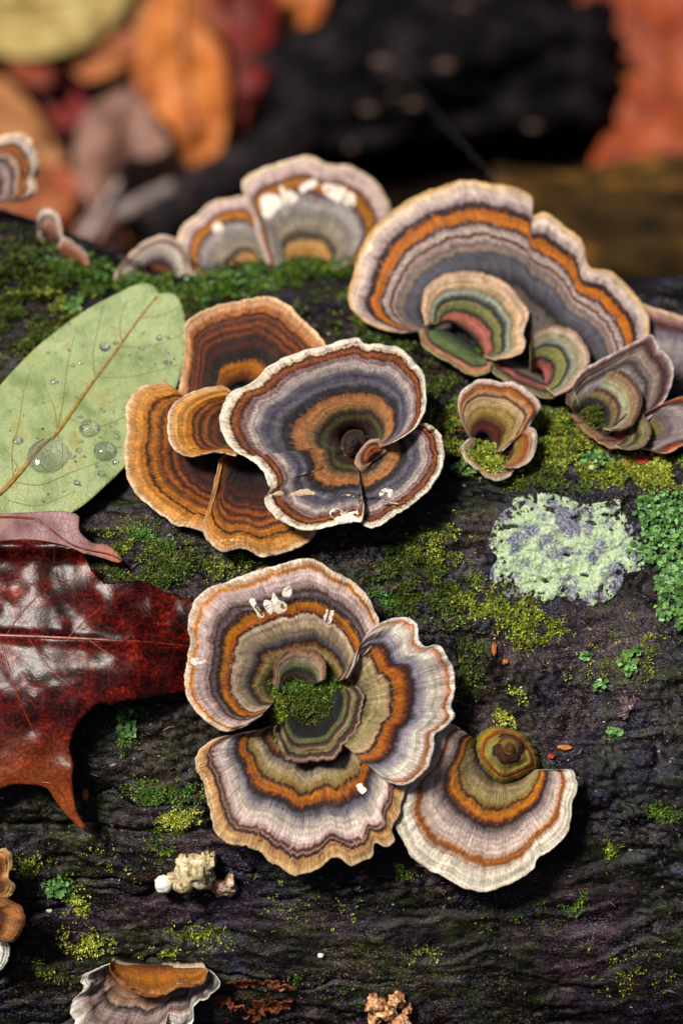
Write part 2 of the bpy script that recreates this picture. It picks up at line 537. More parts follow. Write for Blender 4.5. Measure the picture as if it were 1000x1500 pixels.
# ------------------------------------------------------------------ bracket caps
CAPS = {}
def cap(parent, margin, inner, mat, name='cap', off=2.0, wv=0.4, lift=8.0, p=0.8, droop=1.2, ruffle=0.8, clr=3.0,
        th=(2.4, 0.5), seed=1, nt=56, jit=1.6, base=None, nrm=None, label=None, smooth_in=0.55, cup=0.0, dome=False, dip=1.0):
    plen = np.linalg.norm(np.diff(np.asarray(margin, float), axis=0), axis=1).sum()
    ns = int(max(40, min(420, plen / 2.1)))
    mo = crom(margin, ns)
    if dome:
        mo = crom(margin, ns - 1, True); mo = np.vstack([mo, mo[:1]])
    # fine scalloping of the margin, outwards along the spoke
    if len(inner) == 1:
        c = np.asarray(inner[0], float)
        inn = c + 0.035 * (mo - c)
    else:
        inn = crom(inner, ns)
    arc = np.r_[0, np.cumsum(np.linalg.norm(np.diff(mo, axis=0), axis=1))]
    dirn = mo - inn
    dl = np.linalg.norm(dirn, axis=1)[:, None] + 1e-6
    ca_, sa_ = arc, 0 * arc
    if dome:
        rr_ = arc[-1] / 6.2832; ca_, sa_ = rr_ * np.cos(arc / rr_), rr_ * np.sin(arc / rr_)
    jn = fbm(ca_ / 26.0, sa_ / 26.0 + seed * 7.7, 0.0, 3, 0.6) + 0.55 * fbm(ca_ / 6.0, sa_ / 6.0 + seed * 2.7, 0.0, 2, 0.7)
    mo = mo + dirn / dl * (jn * jit)[:, None]
    # a smoother copy of the margin for the inner zones
    kern = np.hanning(max(5, ns // 9) | 1); kern /= kern.sum()
    pad = len(kern) // 2
    sm = np.stack([np.convolve(np.pad(mo[:, i], pad, **(dict(mode='wrap') if dome else dict(mode='reflect', reflect_type='odd'))), kern, 'valid') for i in (0, 1)], 1)
    t = np.linspace(0, 1, nt) ** 0.92
    wt = sstep(smooth_in, 0.97, t)[:, None, None]
    outer = sm[None] * (1 - wt) + mo[None] * wt
    PX = inn[None] + (outer - inn[None]) * t[:, None, None]
    sA = arc[None, :] * 0.2                                            # mm along the margin
    T = t[:, None] + 0 * sA; sA = sA + 0 * T
    h = off * (1 - dip * np.exp(-T * 9)) + lift * T ** p - droop * sstep(0.8, 1, T) ** 2
    if dome:
        h = off - droop * T ** 2.2 + lift * np.sin(T * 9.0) * 0.35
    h = h - cup * T * (1 - T) * 4
    cA, sB = ca_[None] * 0.2 + 0 * T, sa_[None] * 0.2 + 0 * T
    h = h + ruffle * T ** 2 * fbm(cA / 9.0, T * 0.8 + sB / 9.0, seed * 3.1, 2)
    h = h + 0.5 * ruffle * T * fbm(cA / 4.5, T * 2.2 + sB / 4.5, seed * 4.1, 2)
    h = h + 0.12 * T * fbm(cA / 1.6, T * 2.0 + sB / 1.6, seed * 5.3, 2)
    h = h + 0.42 * fbm(cA / 60.0, T * 16.0 + sB / 60, seed * 1.9, 2) * T         # concentric furrows
    p0 = np.array(parent['_o']) if base is None else log_hit(*base)[0]
    if nrm is None:
        n = unit(log_normal(p0) + wv * (-fwd))
    else:
        n = unit(nrm)
    sf = Surf(p0, n)
    cl = (clr * T ** 0.7 + off * (1 - np.exp(-T * 6)) * 0.6 - 1.2 * (1 - T) ** 6) if clr is not None else None
    P = sf.at(PX[..., 0], PX[..., 1], h, cl)
    thk = th[1] + (th[0] - th[1]) * (1 - t) ** 1.3
    verts = [P.reshape(-1, 3)]
    uv = [np.stack([sA * 0.1, T], -1).reshape(-1, 2)]
    # rounded rim and underside
    rows = [(nt - 1, 0.5, 1.0), (nt - 1, 1.0, 0.35)] + [(int(k * (nt - 1)), 1.0, 0.0) for k in (0.93, 0.75, 0.5, 0.25, 0.0)]
    spoke = P[-1] - P[-2]; spoke /= (np.linalg.norm(spoke, axis=1)[:, None] + 1e-9)
    for r, k, o_ in rows:
        verts.append(P[r] - n * (thk[r] * k) + spoke * (0.32 * o_))
        uv.append(np.stack([sA[0] * 0.1, np.full(ns, t[r])], -1))
    nrow = nt + len(rows)
    idx = np.arange(nrow * ns).reshape(nrow, ns)
    F = np.stack([idx[:-1, :-1], idx[:-1, 1:], idx[1:, 1:], idx[1:, :-1]], -1)
    mi = np.zeros(F.shape[:2], np.int32); mi[nt + 1:] = 1
    F = F.reshape(-1, 4).tolist(); mi = mi.ravel().tolist()
    if not dome:
        for i in range(ns - 1):
            F.append([int(idx[-1, i]), int(idx[-1, i + 1]), int(idx[0, i + 1]), int(idx[0, i])]); mi.append(0)
    for e in (() if dome else (0, ns - 1)):
        top = idx[:nt, e]; bt = idx[nt:, e][::-1]
        q = np.interp(np.linspace(0, 1, nt), np.linspace(0, 1, len(bt)), np.arange(len(bt))).round().astype(int)
        for i in range(nt - 1):
            a, b, c_, d = top[i], top[i + 1], bt[q[i + 1]], bt[q[i]]
            f = [a, b, c_, d] if c_ != d else [a, b, c_]
            if len(set(f)) < 3: continue
            F.append([int(x) for x in (f if e == 0 else f[::-1])]); mi.append(1)
    o = mesh(name, np.vstack(verts), F, parent, (mat, M_PORE), matidx=mi, uv=np.vstack(uv))
    if label: o['label'] = label
    # outward facing?
    CAPS[o.name] = (PX.reshape(-1, 2), P.reshape(-1, 3), n)
    return o

def on_cap(o, px, py):
    PX, P, n = CAPS[o.name]
    q = np.stack([np.atleast_1d(px), np.atleast_1d(py)], -1).astype(float)
    out = []
    for a in q:
        d2 = ((PX - a) ** 2).sum(1)
        k = np.argpartition(d2, 6)[:6]
        lam = ((P[k] - CAM) @ fwd).mean()
        out.append(CAM + rays(a[0], a[1]) * lam)
    return np.array(out), n

def scar(capo, poly, parent=None, name='torn_patch', h=0.35):
    h = min(h, 0.35) * 0.4
    """patch where the velvet has been grazed off and white flesh shows"""
    p = np.asarray(poly, float)
    pr = crom(p, max(14, len(p) * 3), True)
    pr = pr + rng.normal(0, 0.5, pr.shape)
    P, n = on_cap(capo, pr[:, 0], pr[:, 1])
    c = P.mean(0)
    m = len(P)
    mid = c + (P - c) * 0.72 + n * (h + rng.normal(0, 0.12, (m, 1)))
    V = np.vstack([P - n * 1.0, P + n * h * 0.5, mid, [c + n * h * 1.05]])
    F = []
    for i in range(m):
        j = (i + 1) % m
        F += [[i, j, m + j, m + i], [m + i, m + j, 2 * m + j, 2 * m + i], [2 * m + i, 2 * m + j, 3 * m]]
    return mesh(name, V, F, parent or capo, (M_SCAR,), smooth=False)

# ------------------------------------------------------------------ zone colours, attachment to margin
Z_A1 = [(0, (52, 66, 18)), (.05, (60, 66, 20)), (.08, (116, 48, 20)), (.12, (44, 18, 14)), (.15, (112, 108, 46)), (.20, (158, 146, 100)), (.25, (128, 78, 50)), (.275, (38, 26, 32)), (.31, (92, 84, 98)), (.37, (146, 132, 104)), (.46, (186, 166, 132)), (.505, (206, 182, 148)), (.525, (96, 38, 18)), (.55, (176, 88, 30)), (.61, (196, 122, 66)), (.645, (112, 60, 34)), (.665, (48, 32, 40)), (.70, (120, 106, 114)), (.735, (88, 62, 58)), (.76, (150, 128, 120)), (.83, (198, 174, 162)), (.885, (214, 190, 174)), (.915, (196, 140, 86)), (.935, (176, 100, 42)), (.955, (222, 184, 138)), (1, (238, 218, 186))]
Z_A2 = [(0, (30, 34, 12)), (.05, (84, 30, 16)), (.09, (112, 122, 36)), (.13, (132, 128, 56)), (.155, (40, 20, 16)), (.19, (110, 46, 22)), (.22, (150, 138, 84)), (.25, (66, 40, 30)), (.28, (108, 100, 66)), (.33, (164, 150, 106)), (.42, (180, 166, 118)), (.475, (188, 156, 118)), (.495, (78, 28, 16)), (.525, (190, 108, 40)), (.58, (176, 96, 36)), (.62, (104, 44, 24)), (.65, (48, 24, 26)), (.675, (92, 86, 104)), (.72, (148, 140, 160)), (.77, (176, 166, 178)), (.84, (214, 202, 198)), (.90, (206, 186, 172)), (.94, (196, 150, 110)), (.962, (184, 100, 40)), (.978, (242, 232, 216)), (1, (250, 245, 236))]
Z_A3 = [(0, (60, 70, 20)), (.07, (104, 112, 36)), (.10, (126, 50, 22)), (.14, (152, 128, 78)), (.185, (108, 42, 22)), (.215, (48, 28, 28)), (.24, (128, 118, 118)), (.295, (178, 160, 124)), (.355, (158, 144, 86)), (.39, (150, 120, 70)), (.41, (74, 28, 16)), (.435, (196, 112, 42)), (.485, (180, 98, 34)), (.52, (82, 38, 22)), (.545, (58, 44, 54)), (.59, (124, 118, 136)), (.66, (188, 172, 174)), (.75, (220, 200, 190)), (.80, (180, 150, 140)), (.828, (106, 64, 48)), (.845, (176, 146, 128)), (.868, (84, 44, 28)), (.89, (186, 142, 98)), (.94, (214, 168, 112)), (1, (230, 196, 146))]
Z_B = [(0, (44, 22, 18)), (.03, (120, 104, 76)), (.10, (166, 152, 112)), (.20, (150, 140, 80)), (.235, (150, 120, 66)), (.255, (112, 44, 16)), (.29, (206, 122, 38)), (.35, (200, 112, 34)), (.385, (126, 60, 34)), (.42, (46, 20, 22)), (.45, (112, 100, 108)), (.52, (172, 152, 150)), (.62, (210, 190, 180)), (.69, (204, 178, 154)), (.725, (174, 100, 34)), (.765, (146, 80, 26)), (.79, (194, 172, 140)), (.83, (228, 212, 184)), (.90, (240, 226, 202)), (1, (242, 228, 204))]
Z_C = [(0, (30, 34, 40)), (.07, (96, 38, 20)), (.11, (34, 26, 28)), (.16, (104, 98, 60)), (.21, (52, 42, 40)), (.26, (140, 112, 72)), (.31, (176, 130, 88)), (.39, (186, 128, 82)), (.42, (140, 96, 66)), (.44, (40, 28, 36)), (.49, (62, 58, 72)), (.55, (116, 108, 122)), (.61, (74, 72, 94)), (.66, (116, 108, 122)), (.71, (158, 148, 156)), (.755, (190, 170, 154)), (.79, (116, 100, 108)), (.815, (156, 130, 120)), (.84, (112, 50, 24)), (.88, (176, 94, 38)), (.91, (52, 24, 22)), (.925, (206, 172, 138)), (.96, (238, 222, 200)), (1, (244, 230, 208))]
Z_D = [(0, (22, 12, 10)), (.15, (34, 16, 12)), (.28, (60, 28, 15)), (.36, (110, 48, 20)), (.40, (50, 22, 13)), (.47, (132, 66, 24)), (.50, (78, 36, 16)), (.55, (168, 88, 32)), (.585, (92, 44, 18)), (.64, (180, 100, 42)), (.675, (112, 56, 22)), (.73, (188, 112, 52)), (.775, (176, 104, 50)), (.795, (54, 26, 16)), (.815, (186, 126, 70)), (.87, (208, 154, 98)), (.94, (202, 150, 98)), (1, (230, 200, 158))]
Z_D1 = [(0, (40, 20, 12)), (.10, (150, 84, 34)), (.20, (196, 128, 64)), (.26, (176, 106, 50)), (.285, (30, 16, 12)), (.38, (52, 26, 20)), (.48, (96, 50, 30)), (.53, (58, 26, 16)), (.60, (136, 66, 26)), (.635, (74, 34, 16)), (.69, (164, 84, 30)), (.73, (84, 38, 18)), (.775, (150, 78, 34)), (.80, (50, 24, 16)), (.825, (168, 110, 66)), (.885, (190, 142, 106)), (.95, (206, 164, 124)), (1, (224, 190, 146))]
Z_E1 = [(0, (96, 88, 84)), (.30, (112, 102, 98)), (.365, (40, 30, 33)), (.41, (78, 74, 86)), (.48, (104, 100, 112)), (.525, (84, 82, 98)), (.555, (150, 130, 108)), (.59, (116, 106, 114)), (.625, (192, 166, 150)), (.645, (112, 58, 40)), (.665, (188, 172, 172)), (.70, (178, 152, 142)), (.722, (72, 32, 26)), (.742, (198, 110, 38)), (.80, (194, 106, 38)), (.823, (60, 24, 30)), (.845, (56, 28, 40)), (.865, (164, 144, 152)), (.92, (206, 186, 178)), (.965, (222, 194, 156)), (1, (228, 178, 112))]
Z_E2 = [(0, (30, 34, 16)), (.10, (182, 72, 26)), (.22, (188, 78, 30)), (.28, (44, 26, 28)), (.34, (108, 114, 46)), (.45, (132, 128, 60)), (.50, (52, 38, 36)), (.56, (74, 80, 84)), (.63, (156, 166, 144)), (.70, (138, 130, 66)), (.76, (204, 152, 88)), (.90, (222, 172, 116)), (1, (216, 160, 108))]
Z_E3 = [(0, (196, 66, 26)), (.15, (150, 52, 24)), (.22, (40, 18, 14)), (.30, (128, 130, 48)), (.46, (136, 134, 56)), (.53, (46, 38, 36)), (.63, (142, 148, 122)), (.76, (152, 136, 84)), (.90, (194, 164, 124)), (1, (146, 96, 66))]
Z_E4 = [(0, (60, 50, 40)), (.3, (108, 108, 128)), (.5, (162, 152, 160)), (.63, (76, 66, 74)), (.74, (146, 130, 116)), (.88, (86, 44, 50)), (.96, (150, 120, 120)), (1, (214, 204, 198))]
Z_E5 = [(0, (24, 26, 12)), (.16, (40, 40, 18)), (.22, (84, 32, 18)), (.30, (118, 120, 48)), (.38, (150, 84, 40)), (.45, (38, 28, 36)), (.56, (168, 170, 122)), (.74, (152, 134, 72)), (.90, (136, 98, 60)), (.96, (90, 58, 44)), (1, (120, 84, 60))]
Z_E6 = [(0, (176, 66, 36)), (.13, (112, 110, 46)), (.22, (50, 28, 20)), (.33, (140, 130, 70)), (.48, (118, 102, 116)), (.68, (164, 152, 158)), (.82, (96, 54, 60)), (.91, (194, 90, 56)), (1, (204, 172, 142))]
Z_E7 = [(0, (80, 70, 80)), (.5, (152, 142, 154)), (.68, (110, 94, 112)), (.78, (84, 34, 36)), (.88, (156, 122, 112)), (1, (214, 184, 144))]
Z_F1 = [(0, (60, 20, 14)), (.10, (120, 42, 24)), (.18, (54, 22, 20)), (.28, (124, 98, 56)), (.40, (172, 154, 90)), (.47, (150, 126, 76)), (.52, (180, 156, 104)), (.66, (198, 172, 128)), (.695, (112, 70, 48)), (.76, (188, 152, 112)), (.83, (172, 98, 56)), (.89, (126, 74, 50)), (.935, (208, 176, 156)), (1, (228, 212, 202))]
Z_F3 = [(0, (110, 36, 22)), (.15, (60, 50, 20)), (.35, (116, 128, 44)), (.7, (150, 142, 58)), (.85, (176, 130, 70)), (1, (206, 190, 150))]
Z_STUB = [(0, (30, 34, 40)), (.2, (60, 84, 40)), (.45, (104, 128, 56)), (.62, (98, 112, 50)), (.68, (36, 24, 16)), (.78, (200, 102, 44)), (.9, (186, 112, 54)), (1, (150, 140, 70))]
Z_G = [(0, (60, 44, 34)), (.12, (204, 152, 92)), (.20, (212, 164, 108)), (.245, (54, 36, 38)), (.34, (152, 142, 118)), (.48, (134, 126, 128)), (.58, (168, 158, 166)), (.64, (128, 114, 122)), (.675, (80, 54, 62)), (.705, (172, 108, 48)), (.78, (180, 122, 62)), (.815, (80, 50, 44)), (.845, (188, 162, 150)), (.94, (208, 186, 168)), (1, (230, 200, 154))]
Z_I = [(0, (120, 70, 30)), (.25, (176, 106, 50)), (.40, (150, 92, 50)), (.46, (190, 140, 92)), (.50, (80, 52, 46)), (.60, (168, 140, 128)), (.72, (120, 90, 74)), (.80, (206, 178, 150)), (.92, (220, 204, 186)), (1, (246, 240, 232))]

GRP = 'bracket fungi growing on the log'
def fungus(px, py, label, cat='mushroom'):
    return thing('bracket_fungus', log_hit(px, py)[0], label, cat, GRP)

_seed = [0]
def cm(name, z, **kw):
    _seed[0] += 13.37
    kw.setdefault('sat', 0.8 if ('olive' in name or 'mossy' in name or 'ledge' in name) else (1.2 if 'brown_zoned' in name else 1.12))
    return mat_cap(name, z, _seed[0], **kw)

# --- rosette of three fused fans
A = fungus(452, 1035, 'large rosette of three fused fans round a mossy green hollow, joined beside the knobbed fan')
a1 = cap(A, [(380, 1051), (350, 1067), (327, 1069), (300, 1053), (277, 1025), (271, 998), (276, 961), (281, 938), (276, 922), (279, 901), (288, 878), (309, 860), (332, 854), (369, 839), (410, 828), (452, 819), (470, 825), (493, 839), (521, 857), (539, 876), (546, 894), (554, 912), (553, 930), (546, 948)],
         [(407, 1022), (402, 1005), (412, 990), (434, 984), (455, 985), (474, 992), (486, 1002)], cm('zoned_cap_upper_fan', Z_A1), seed=2, off=3, lift=7, wv=0.25, clr=4, base=(438, 1002), ruffle=1.3)
a3 = cap(A, [(364, 1074), (339, 1076), (309, 1085), (291, 1104), (290, 1122), (300, 1150), (309, 1182), (316, 1214), (337, 1235), (360, 1239), (383, 1248), (399, 1265), (424, 1278), (456, 1276), (475, 1265), (486, 1257), (498, 1255), (516, 1266), (544, 1255), (546, 1240), (550, 1233), (564, 1239), (578, 1232), (573, 1215), (575, 1205), (585, 1191), (590, 1163), (594, 1146)],
         [(412, 1058), (410, 1070), (420, 1078), (450, 1080), (478, 1078), (500, 1062)], cm('zoned_cap_lower_fan', Z_A3), seed=3, off=2, lift=7, wv=0.2, clr=4, base=(452, 1060), jit=2.2)
a2 = cap(A, [(512, 992), (522, 970), (527, 950), (534, 933), (546, 920), (571, 908), (594, 905), (610, 915), (611, 931), (619, 947), (640, 947), (656, 964), (667, 990), (663, 1021), (658, 1036), (663, 1051), (649, 1067), (636, 1076), (635, 1099), (626, 1122), (603, 1147), (582, 1149), (566, 1144)],
         [(488, 1000), (492, 1012), (488, 1028), (482, 1042), (476, 1052), (474, 1060), (474, 1066)], cm('zoned_cap_right_fan', Z_A2), seed=4, off=4, lift=8, wv=0.25, clr=7.5, base=(462, 1035), ruffle=1.8)
Z_L1 = [(0, (40, 46, 14)), (.25, (120, 48, 20)), (.4, (44, 20, 14)), (.52, (96, 104, 40)), (.7, (160, 150, 100)), (.85, (170, 112, 66)), (1, (120, 66, 38))]
Z_L2 = [(0, (26, 24, 14)), (.22, (20, 18, 24)), (.36, (34, 28, 26)), (.42, (98, 106, 44)), (.5, (112, 114, 58)), (.55, (50, 24, 16)), (.62, (122, 50, 22)), (.68, (150, 136, 72)), (.76, (128, 118, 60)), (.8, (56, 26, 18)), (.87, (130, 58, 28)), (.93, (172, 148, 108)), (1, (96, 44, 26))]
cap(A, [(400, 1006), (404, 976), (414, 960), (438, 951), (463, 956), (475, 974), (474, 996)], [(416, 1012), (426, 1004), (440, 1002), (454, 1006)], cm('ledge_skin', Z_L1, warp=.12), name='inner_ledge', seed=41, off=3.2, lift=2.5, wv=.25, clr=4.0, base=(438, 1002), droop=.4, ruffle=1.8, jit=3)
cap(A, [(402, 1064), (408, 1088), (416, 1113), (441, 1119), (470, 1115), (488, 1114), (504, 1092), (518, 1072), (530, 1040), (534, 1018), (522, 1004)], [(432, 1046), (440, 1056), (460, 1058), (474, 1046), (482, 1030), (484, 1016)], cm('ledge_skin', Z_L2, warp=.12), name='inner_ledge', seed=42, off=3, lift=3.8, wv=.25, clr=4.5, base=(455, 1040), droop=.3, ruffle=2.2, jit=4)
scar(a1, [(386, 886), (389, 878), (397, 880), (401, 868), (409, 879), (417, 882), (420, 893), (410, 899), (402, 896), (397, 900), (392, 898)])
scar(a1, [(366, 880), (372, 877), (380, 893), (388, 900), (383, 906), (376, 900)])
scar(a1, [(413, 872), (418, 861), (424, 858), (428, 868), (423, 875)])
scar(a1, [(474, 905), (478, 893), (481, 895), (477, 910)]); scar(a1, [(480, 910), (485, 895), (489, 896), (484, 913)])
scar(a1, [(281, 964), (300, 965), (300, 970), (290, 974), (280, 972)], h=0.6)
scar(a3, [(522, 1150), (529, 1148), (536, 1156), (532, 1163), (526, 1160)], h=0.7)

# --- single fan with knob
Bf = fungus(735, 1115, 'lower fan with a coiled olive and brown knob, touching the mossy-centred rosette')
cap(Bf, [(669, 1064), (656, 1060), (643, 1070), (634, 1094), (622, 1126), (604, 1142), (588, 1158), (585, 1180), (579, 1206), (589, 1228), (602, 1251), (621, 1270), (646, 1283), (672, 1296), (701, 1305), (726, 1302), (752, 1292), (779, 1275), (787, 1256), (806, 1243), (826, 1225), (835, 1203), (838, 1177), (844, 1155), (843, 1139), (838, 1128), (820, 1127)],
    [(700, 1086), (697, 1100), (703, 1122), (716, 1136), (735, 1144), (755, 1142), (772, 1132), (778, 1128)], cm('zoned_cap_single_fan', Z_B), seed=5, off=2.5, lift=8, wv=0.2, clr=4.5)
Z_K = [(0, (64, 30, 16)), (.18, (124, 66, 30)), (.30, (92, 46, 22)), (.40, (36, 18, 12)), (.47, (150, 146, 70)), (.66, (166, 150, 78)), (.74, (134, 66, 26)), (.84, (176, 104, 46)), (.92, (150, 140, 66)), (1, (116, 110, 50))]
kn = cap(Bf, [(702, 1118), (697, 1096), (700, 1078), (716, 1068), (736, 1066), (758, 1071), (774, 1084), (786, 1104), (792, 1124), (776, 1132), (756, 1142), (736, 1146), (716, 1138), (703, 1122)],
    [(742, 1100)], cm('knob_skin', Z_K, warp=0.34, fib=0.3), name='knob', seed=6, off=8.5, lift=1.2, droop=7.0, ruffle=2.2, clr=None, jit=2.0, smooth_in=0.1, dome=True)
cap(Bf, [(726, 1099), (724, 1086), (734, 1078), (750, 1078), (762, 1086), (764, 1100), (756, 1112), (740, 1114), (728, 1106), (726, 1099)],
    [(746, 1096)], cm('knob_core_skin', [(0, (140, 112, 50)), (.3, (110, 62, 28)), (.5, (150, 128, 60)), (.75, (120, 70, 32)), (1, (64, 34, 18))], warp=.45), name='knob_core', seed=66, off=9.8, lift=0.8, droop=2.5, ruffle=2.4, clr=None, smooth_in=0.1, dome=True)

# --- brown brackets left of the blue-grey rosette
D1 = fungus(350, 575, 'dark brown bracket with pale rim, behind the blue-grey rosette and beside the green leaf')
cap(D1, [(262, 590), (266, 560), (270, 520), (271, 488), (273, 472), (295, 457), (332, 444), (368, 437), (394, 436), (420, 447), (441, 465), (467, 491), (478, 508), (480, 540)],
    [(335, 585), (338, 572), (350, 562), (366, 562), (378, 572)], cm('brown_zoned_cap', Z_D1, warp=0.05), seed=7, off=2, lift=6, wv=0.75, clr=3.5)
D3 = fungus(363, 668, 'broad brown bracket split by a pale crease, overlapping the green leaf edge')
cap(D3, [(330, 640), (290, 600), (264, 575), (240, 560), (212, 565), (192, 582), (186, 608), (188, 634), (183, 660), (186, 691), (196, 717), (217, 738), (238, 754), (259, 769), (277, 770), (300, 777), (312, 776)],
    [(352, 640), (345, 655), (345, 668), (350, 680)], cm('brown_zoned_cap', Z_D, warp=0.05), seed=8, off=1.5, lift=6, wv=0.6, clr=4, base=(363, 668))
cap(D3, [(333, 662), (322, 672), (318, 690), (312, 720), (303, 750), (298, 774), (306, 793), (326, 808), (358, 803), (384, 814), (415, 808), (446, 795), (462, 775), (470, 740)],
    [(352, 664), (355, 672), (365, 680), (380, 682)], cm('brown_zoned_cap', Z_D, warp=0.06), seed=9, off=2.3, lift=7.0, wv=0.6, clr=5.5, base=(363, 668))
D2 = fungus(352, 640, 'small tan-rimmed brown bracket lying on top of the broad brown bracket')
cap(D2, [(345, 668), (318, 662), (300, 664), (280, 668), (259, 660), (248, 639), (247, 613), (256, 592), (274, 579), (300, 569), (326, 566), (346, 580)],
    [(362, 650), (356, 640), (356, 628), (362, 616)], cm('brown_zoned_cap', [(0, (40, 20, 12)), (.3, (92, 44, 20)), (.38, (150, 82, 34)), (.44, (84, 40, 18)), (.52, (172, 98, 44)), (.57, (96, 46, 20)), (.63, (168, 92, 38)), (.665, (56, 26, 14)), (.69, (192, 126, 66)), (.80, (216, 158, 98)), (.93, (212, 160, 106)), (1, (232, 202, 160))], warp=0.05), seed=10, off=7, lift=8, wv=0.6, clr=10, th=(3, 1.0))

# --- blue-grey rosette
C = fungus(524, 655, 'blue-grey rosette with orange inner ring and white rim, over the brown brackets')
mC = cm('blue_grey_zoned_cap', Z_C)
kC = dict(off=6, wv=0.55, clr=11)
c2 = cap(C, [(366, 668), (386, 686), (398, 712), (389, 730), (397, 748), (420, 767), (451, 775), (482, 770), (519, 764), (530, 762), (533, 740)],
         [(506, 652), (508, 662), (516, 668), (522, 672)], cm('blue_grey_zoned_cap', Z_C), seed=12, lift=6.5, **kC)
c3 = cap(C, [(526, 735), (528, 762), (540, 772), (560, 767), (581, 751), (607, 735), (631, 712), (646, 683), (650, 655), (644, 634), (628, 621), (612, 621), (592, 634), (571, 650)],
         [(520, 672), (530, 672), (540, 664), (546, 656)], cm('blue_grey_zoned_cap', Z_C), seed=13, lift=6, off=5, wv=0.55, clr=10)
c1 = cap(C, [(395, 712), (384, 688), (368, 673), (345, 660), (329, 639), (325, 608), (337, 579), (368, 561), (399, 535), (436, 517), (472, 509), (503, 499), (524, 495), (534, 505), (555, 504), (586, 512), (607, 530), (620, 553), (624, 577), (620, 603), (605, 629), (575, 648)],
         [(510, 672), (503, 655), (505, 640), (518, 632), (534, 634), (544, 642), (546, 652)], cm('blue_grey_zoned_cap', Z_C), seed=11, lift=7.5, **kC)
cap(C, [(531, 690), (522, 686), (520, 672), (530, 655), (542, 645), (556, 644), (567, 653), (572, 662), (562, 668), (548, 676), (538, 688)], [(545, 661)],
    cm('centre_lobe_skin', [(0, (140, 62, 26)), (.4, (176, 96, 46)), (.55, (70, 30, 20)), (.75, (176, 140, 110)), (1, (206, 170, 140))], warp=.25), name='centre_lobe', seed=14, off=10, lift=1.5, wv=0.55, clr=None, droop=4, smooth_in=.1, dome=True, ruffle=1.4)
cap(C, [(505, 668), (500, 650), (506, 634), (520, 628), (534, 634), (536, 648), (526, 660), (514, 668)], [(518, 648)],
    cm('centre_lobe_skin', [(0, (40, 50, 66)), (.4, (60, 44, 44)), (.6, (112, 44, 20)), (.8, (40, 40, 24)), (1, (90, 86, 40))], warp=.3), name='centre_lobe', seed=15, off=7, lift=2, wv=0.55, clr=None, droop=4, smooth_in=.1, dome=True, ruffle=1.6)
scar(c3, [(555, 722), (562, 716), (574, 717), (573, 727), (566, 735), (560, 732)])
scar(c2, [(482, 752), (492, 744), (506, 750), (520, 744), (524, 756), (508, 763), (494, 764)], h=0.6)

# --- large bracket on the crest, with its inner fans
E = fungus(712, 508, 'largest bracket, long grey fan with orange band, on the crest of the log')
e1 = cap(E, [(590, 487), (561, 482), (531, 467), (513, 447), (511, 424), (521, 393), (533, 357), (546, 337), (574, 311), (602, 291), (638, 276), (679, 263), (714, 268), (745, 273), (778, 288), (779, 313), (801, 311), (827, 332), (852, 352), (862, 388), (893, 398), (918, 418), (939, 444), (950, 475), (946, 496), (932, 512)],
    [(660, 478), (664, 470), (680, 464), (704, 466), (726, 474), (748, 488), (776, 514), (828, 562)], cm('grey_zoned_cap', Z_E1, warp=0.045), seed=16, dip=.3, off=2, lift=4, wv=0.75, clr=3, base=(720, 512), nt=70)
e2 = cap(E, [(622, 476), (618, 455), (622, 430), (632, 414), (653, 402), (694, 399), (725, 406), (750, 424), (765, 444), (772, 464), (766, 488), (766, 512), (748, 522), (722, 526)],
    [(652, 470), (668, 474), (688, 488), (702, 505), (708, 520)], cm('olive_zoned_cap', Z_E2, warp=.06), name='inner_cap', seed=17, dip=.25, off=4, lift=2.5, wv=0.85, clr=6, base=(700, 508))
cap(E, [(614, 482), (620, 503), (640, 520), (658, 531), (680, 545), (700, 550), (716, 545), (718, 532)],
    [(640, 478), (662, 488), (684, 502), (704, 520)], cm('mossy_lip_skin', Z_STUB, warp=.15), name='lower_lip', seed=18, dip=.2, off=3, lift=1.5, wv=0.8, clr=4, base=(690, 512), droop=2)
e3 = cap(E, [(776, 508), (782, 492), (796, 482), (816, 477), (842, 487), (857, 510), (861, 531), (847, 556), (832, 572), (812, 580)],
    [(776, 546), (784, 538), (794, 540), (798, 552), (796, 562)], cm('olive_zoned_cap', Z_E3, warp=.06), name='inner_cap', seed=19, dip=.25, off=4, lift=2.5, wv=0.85, clr=8, base=(788, 546))
cap(E, [(716, 530), (724, 546), (744, 560), (768, 572), (792, 582), (812, 584)], [(730, 520), (748, 526), (768, 536), (790, 548)], cm('mossy_lip_skin', [(0, (60, 54, 40)), (.25, (120, 108, 96)), (.4, (40, 24, 18)), (.55, (176, 64, 26)), (.7, (60, 34, 18)), (.85, (128, 122, 56)), (1, (160, 140, 90))], warp=.3), name='lower_lip', seed=43, dip=.3, off=3, lift=1.5, wv=.8, clr=3, base=(760, 535))
E4 = fungus(868, 607, 'grey bracket with an olive fan at its foot, below the tip of the largest bracket')
cap(E4, [(838, 566), (852, 545), (880, 528), (912, 510), (939, 497), (954, 492), (966, 510), (985, 536), (985, 556), (975, 580), (964, 597), (950, 612), (932, 624)],
    [(852, 606), (866, 598), (882, 602), (888, 614)], cm('grey_zoned_cap', Z_E4, warp=.06), seed=20, off=3, lift=6, wv=0.8, clr=4)
cap(E4, [(829, 590), (832, 574), (847, 556), (862, 544), (880, 537), (908, 541), (929, 561), (939, 587), (930, 615), (914, 629), (894, 630)],
    [(846, 606), (856, 598), (870, 600), (880, 612), (882, 626)], cm('olive_zoned_cap', Z_E5, warp=.06), name='inner_cap', seed=21, dip=.25, off=4.5, lift=2.5, wv=0.8, clr=7)
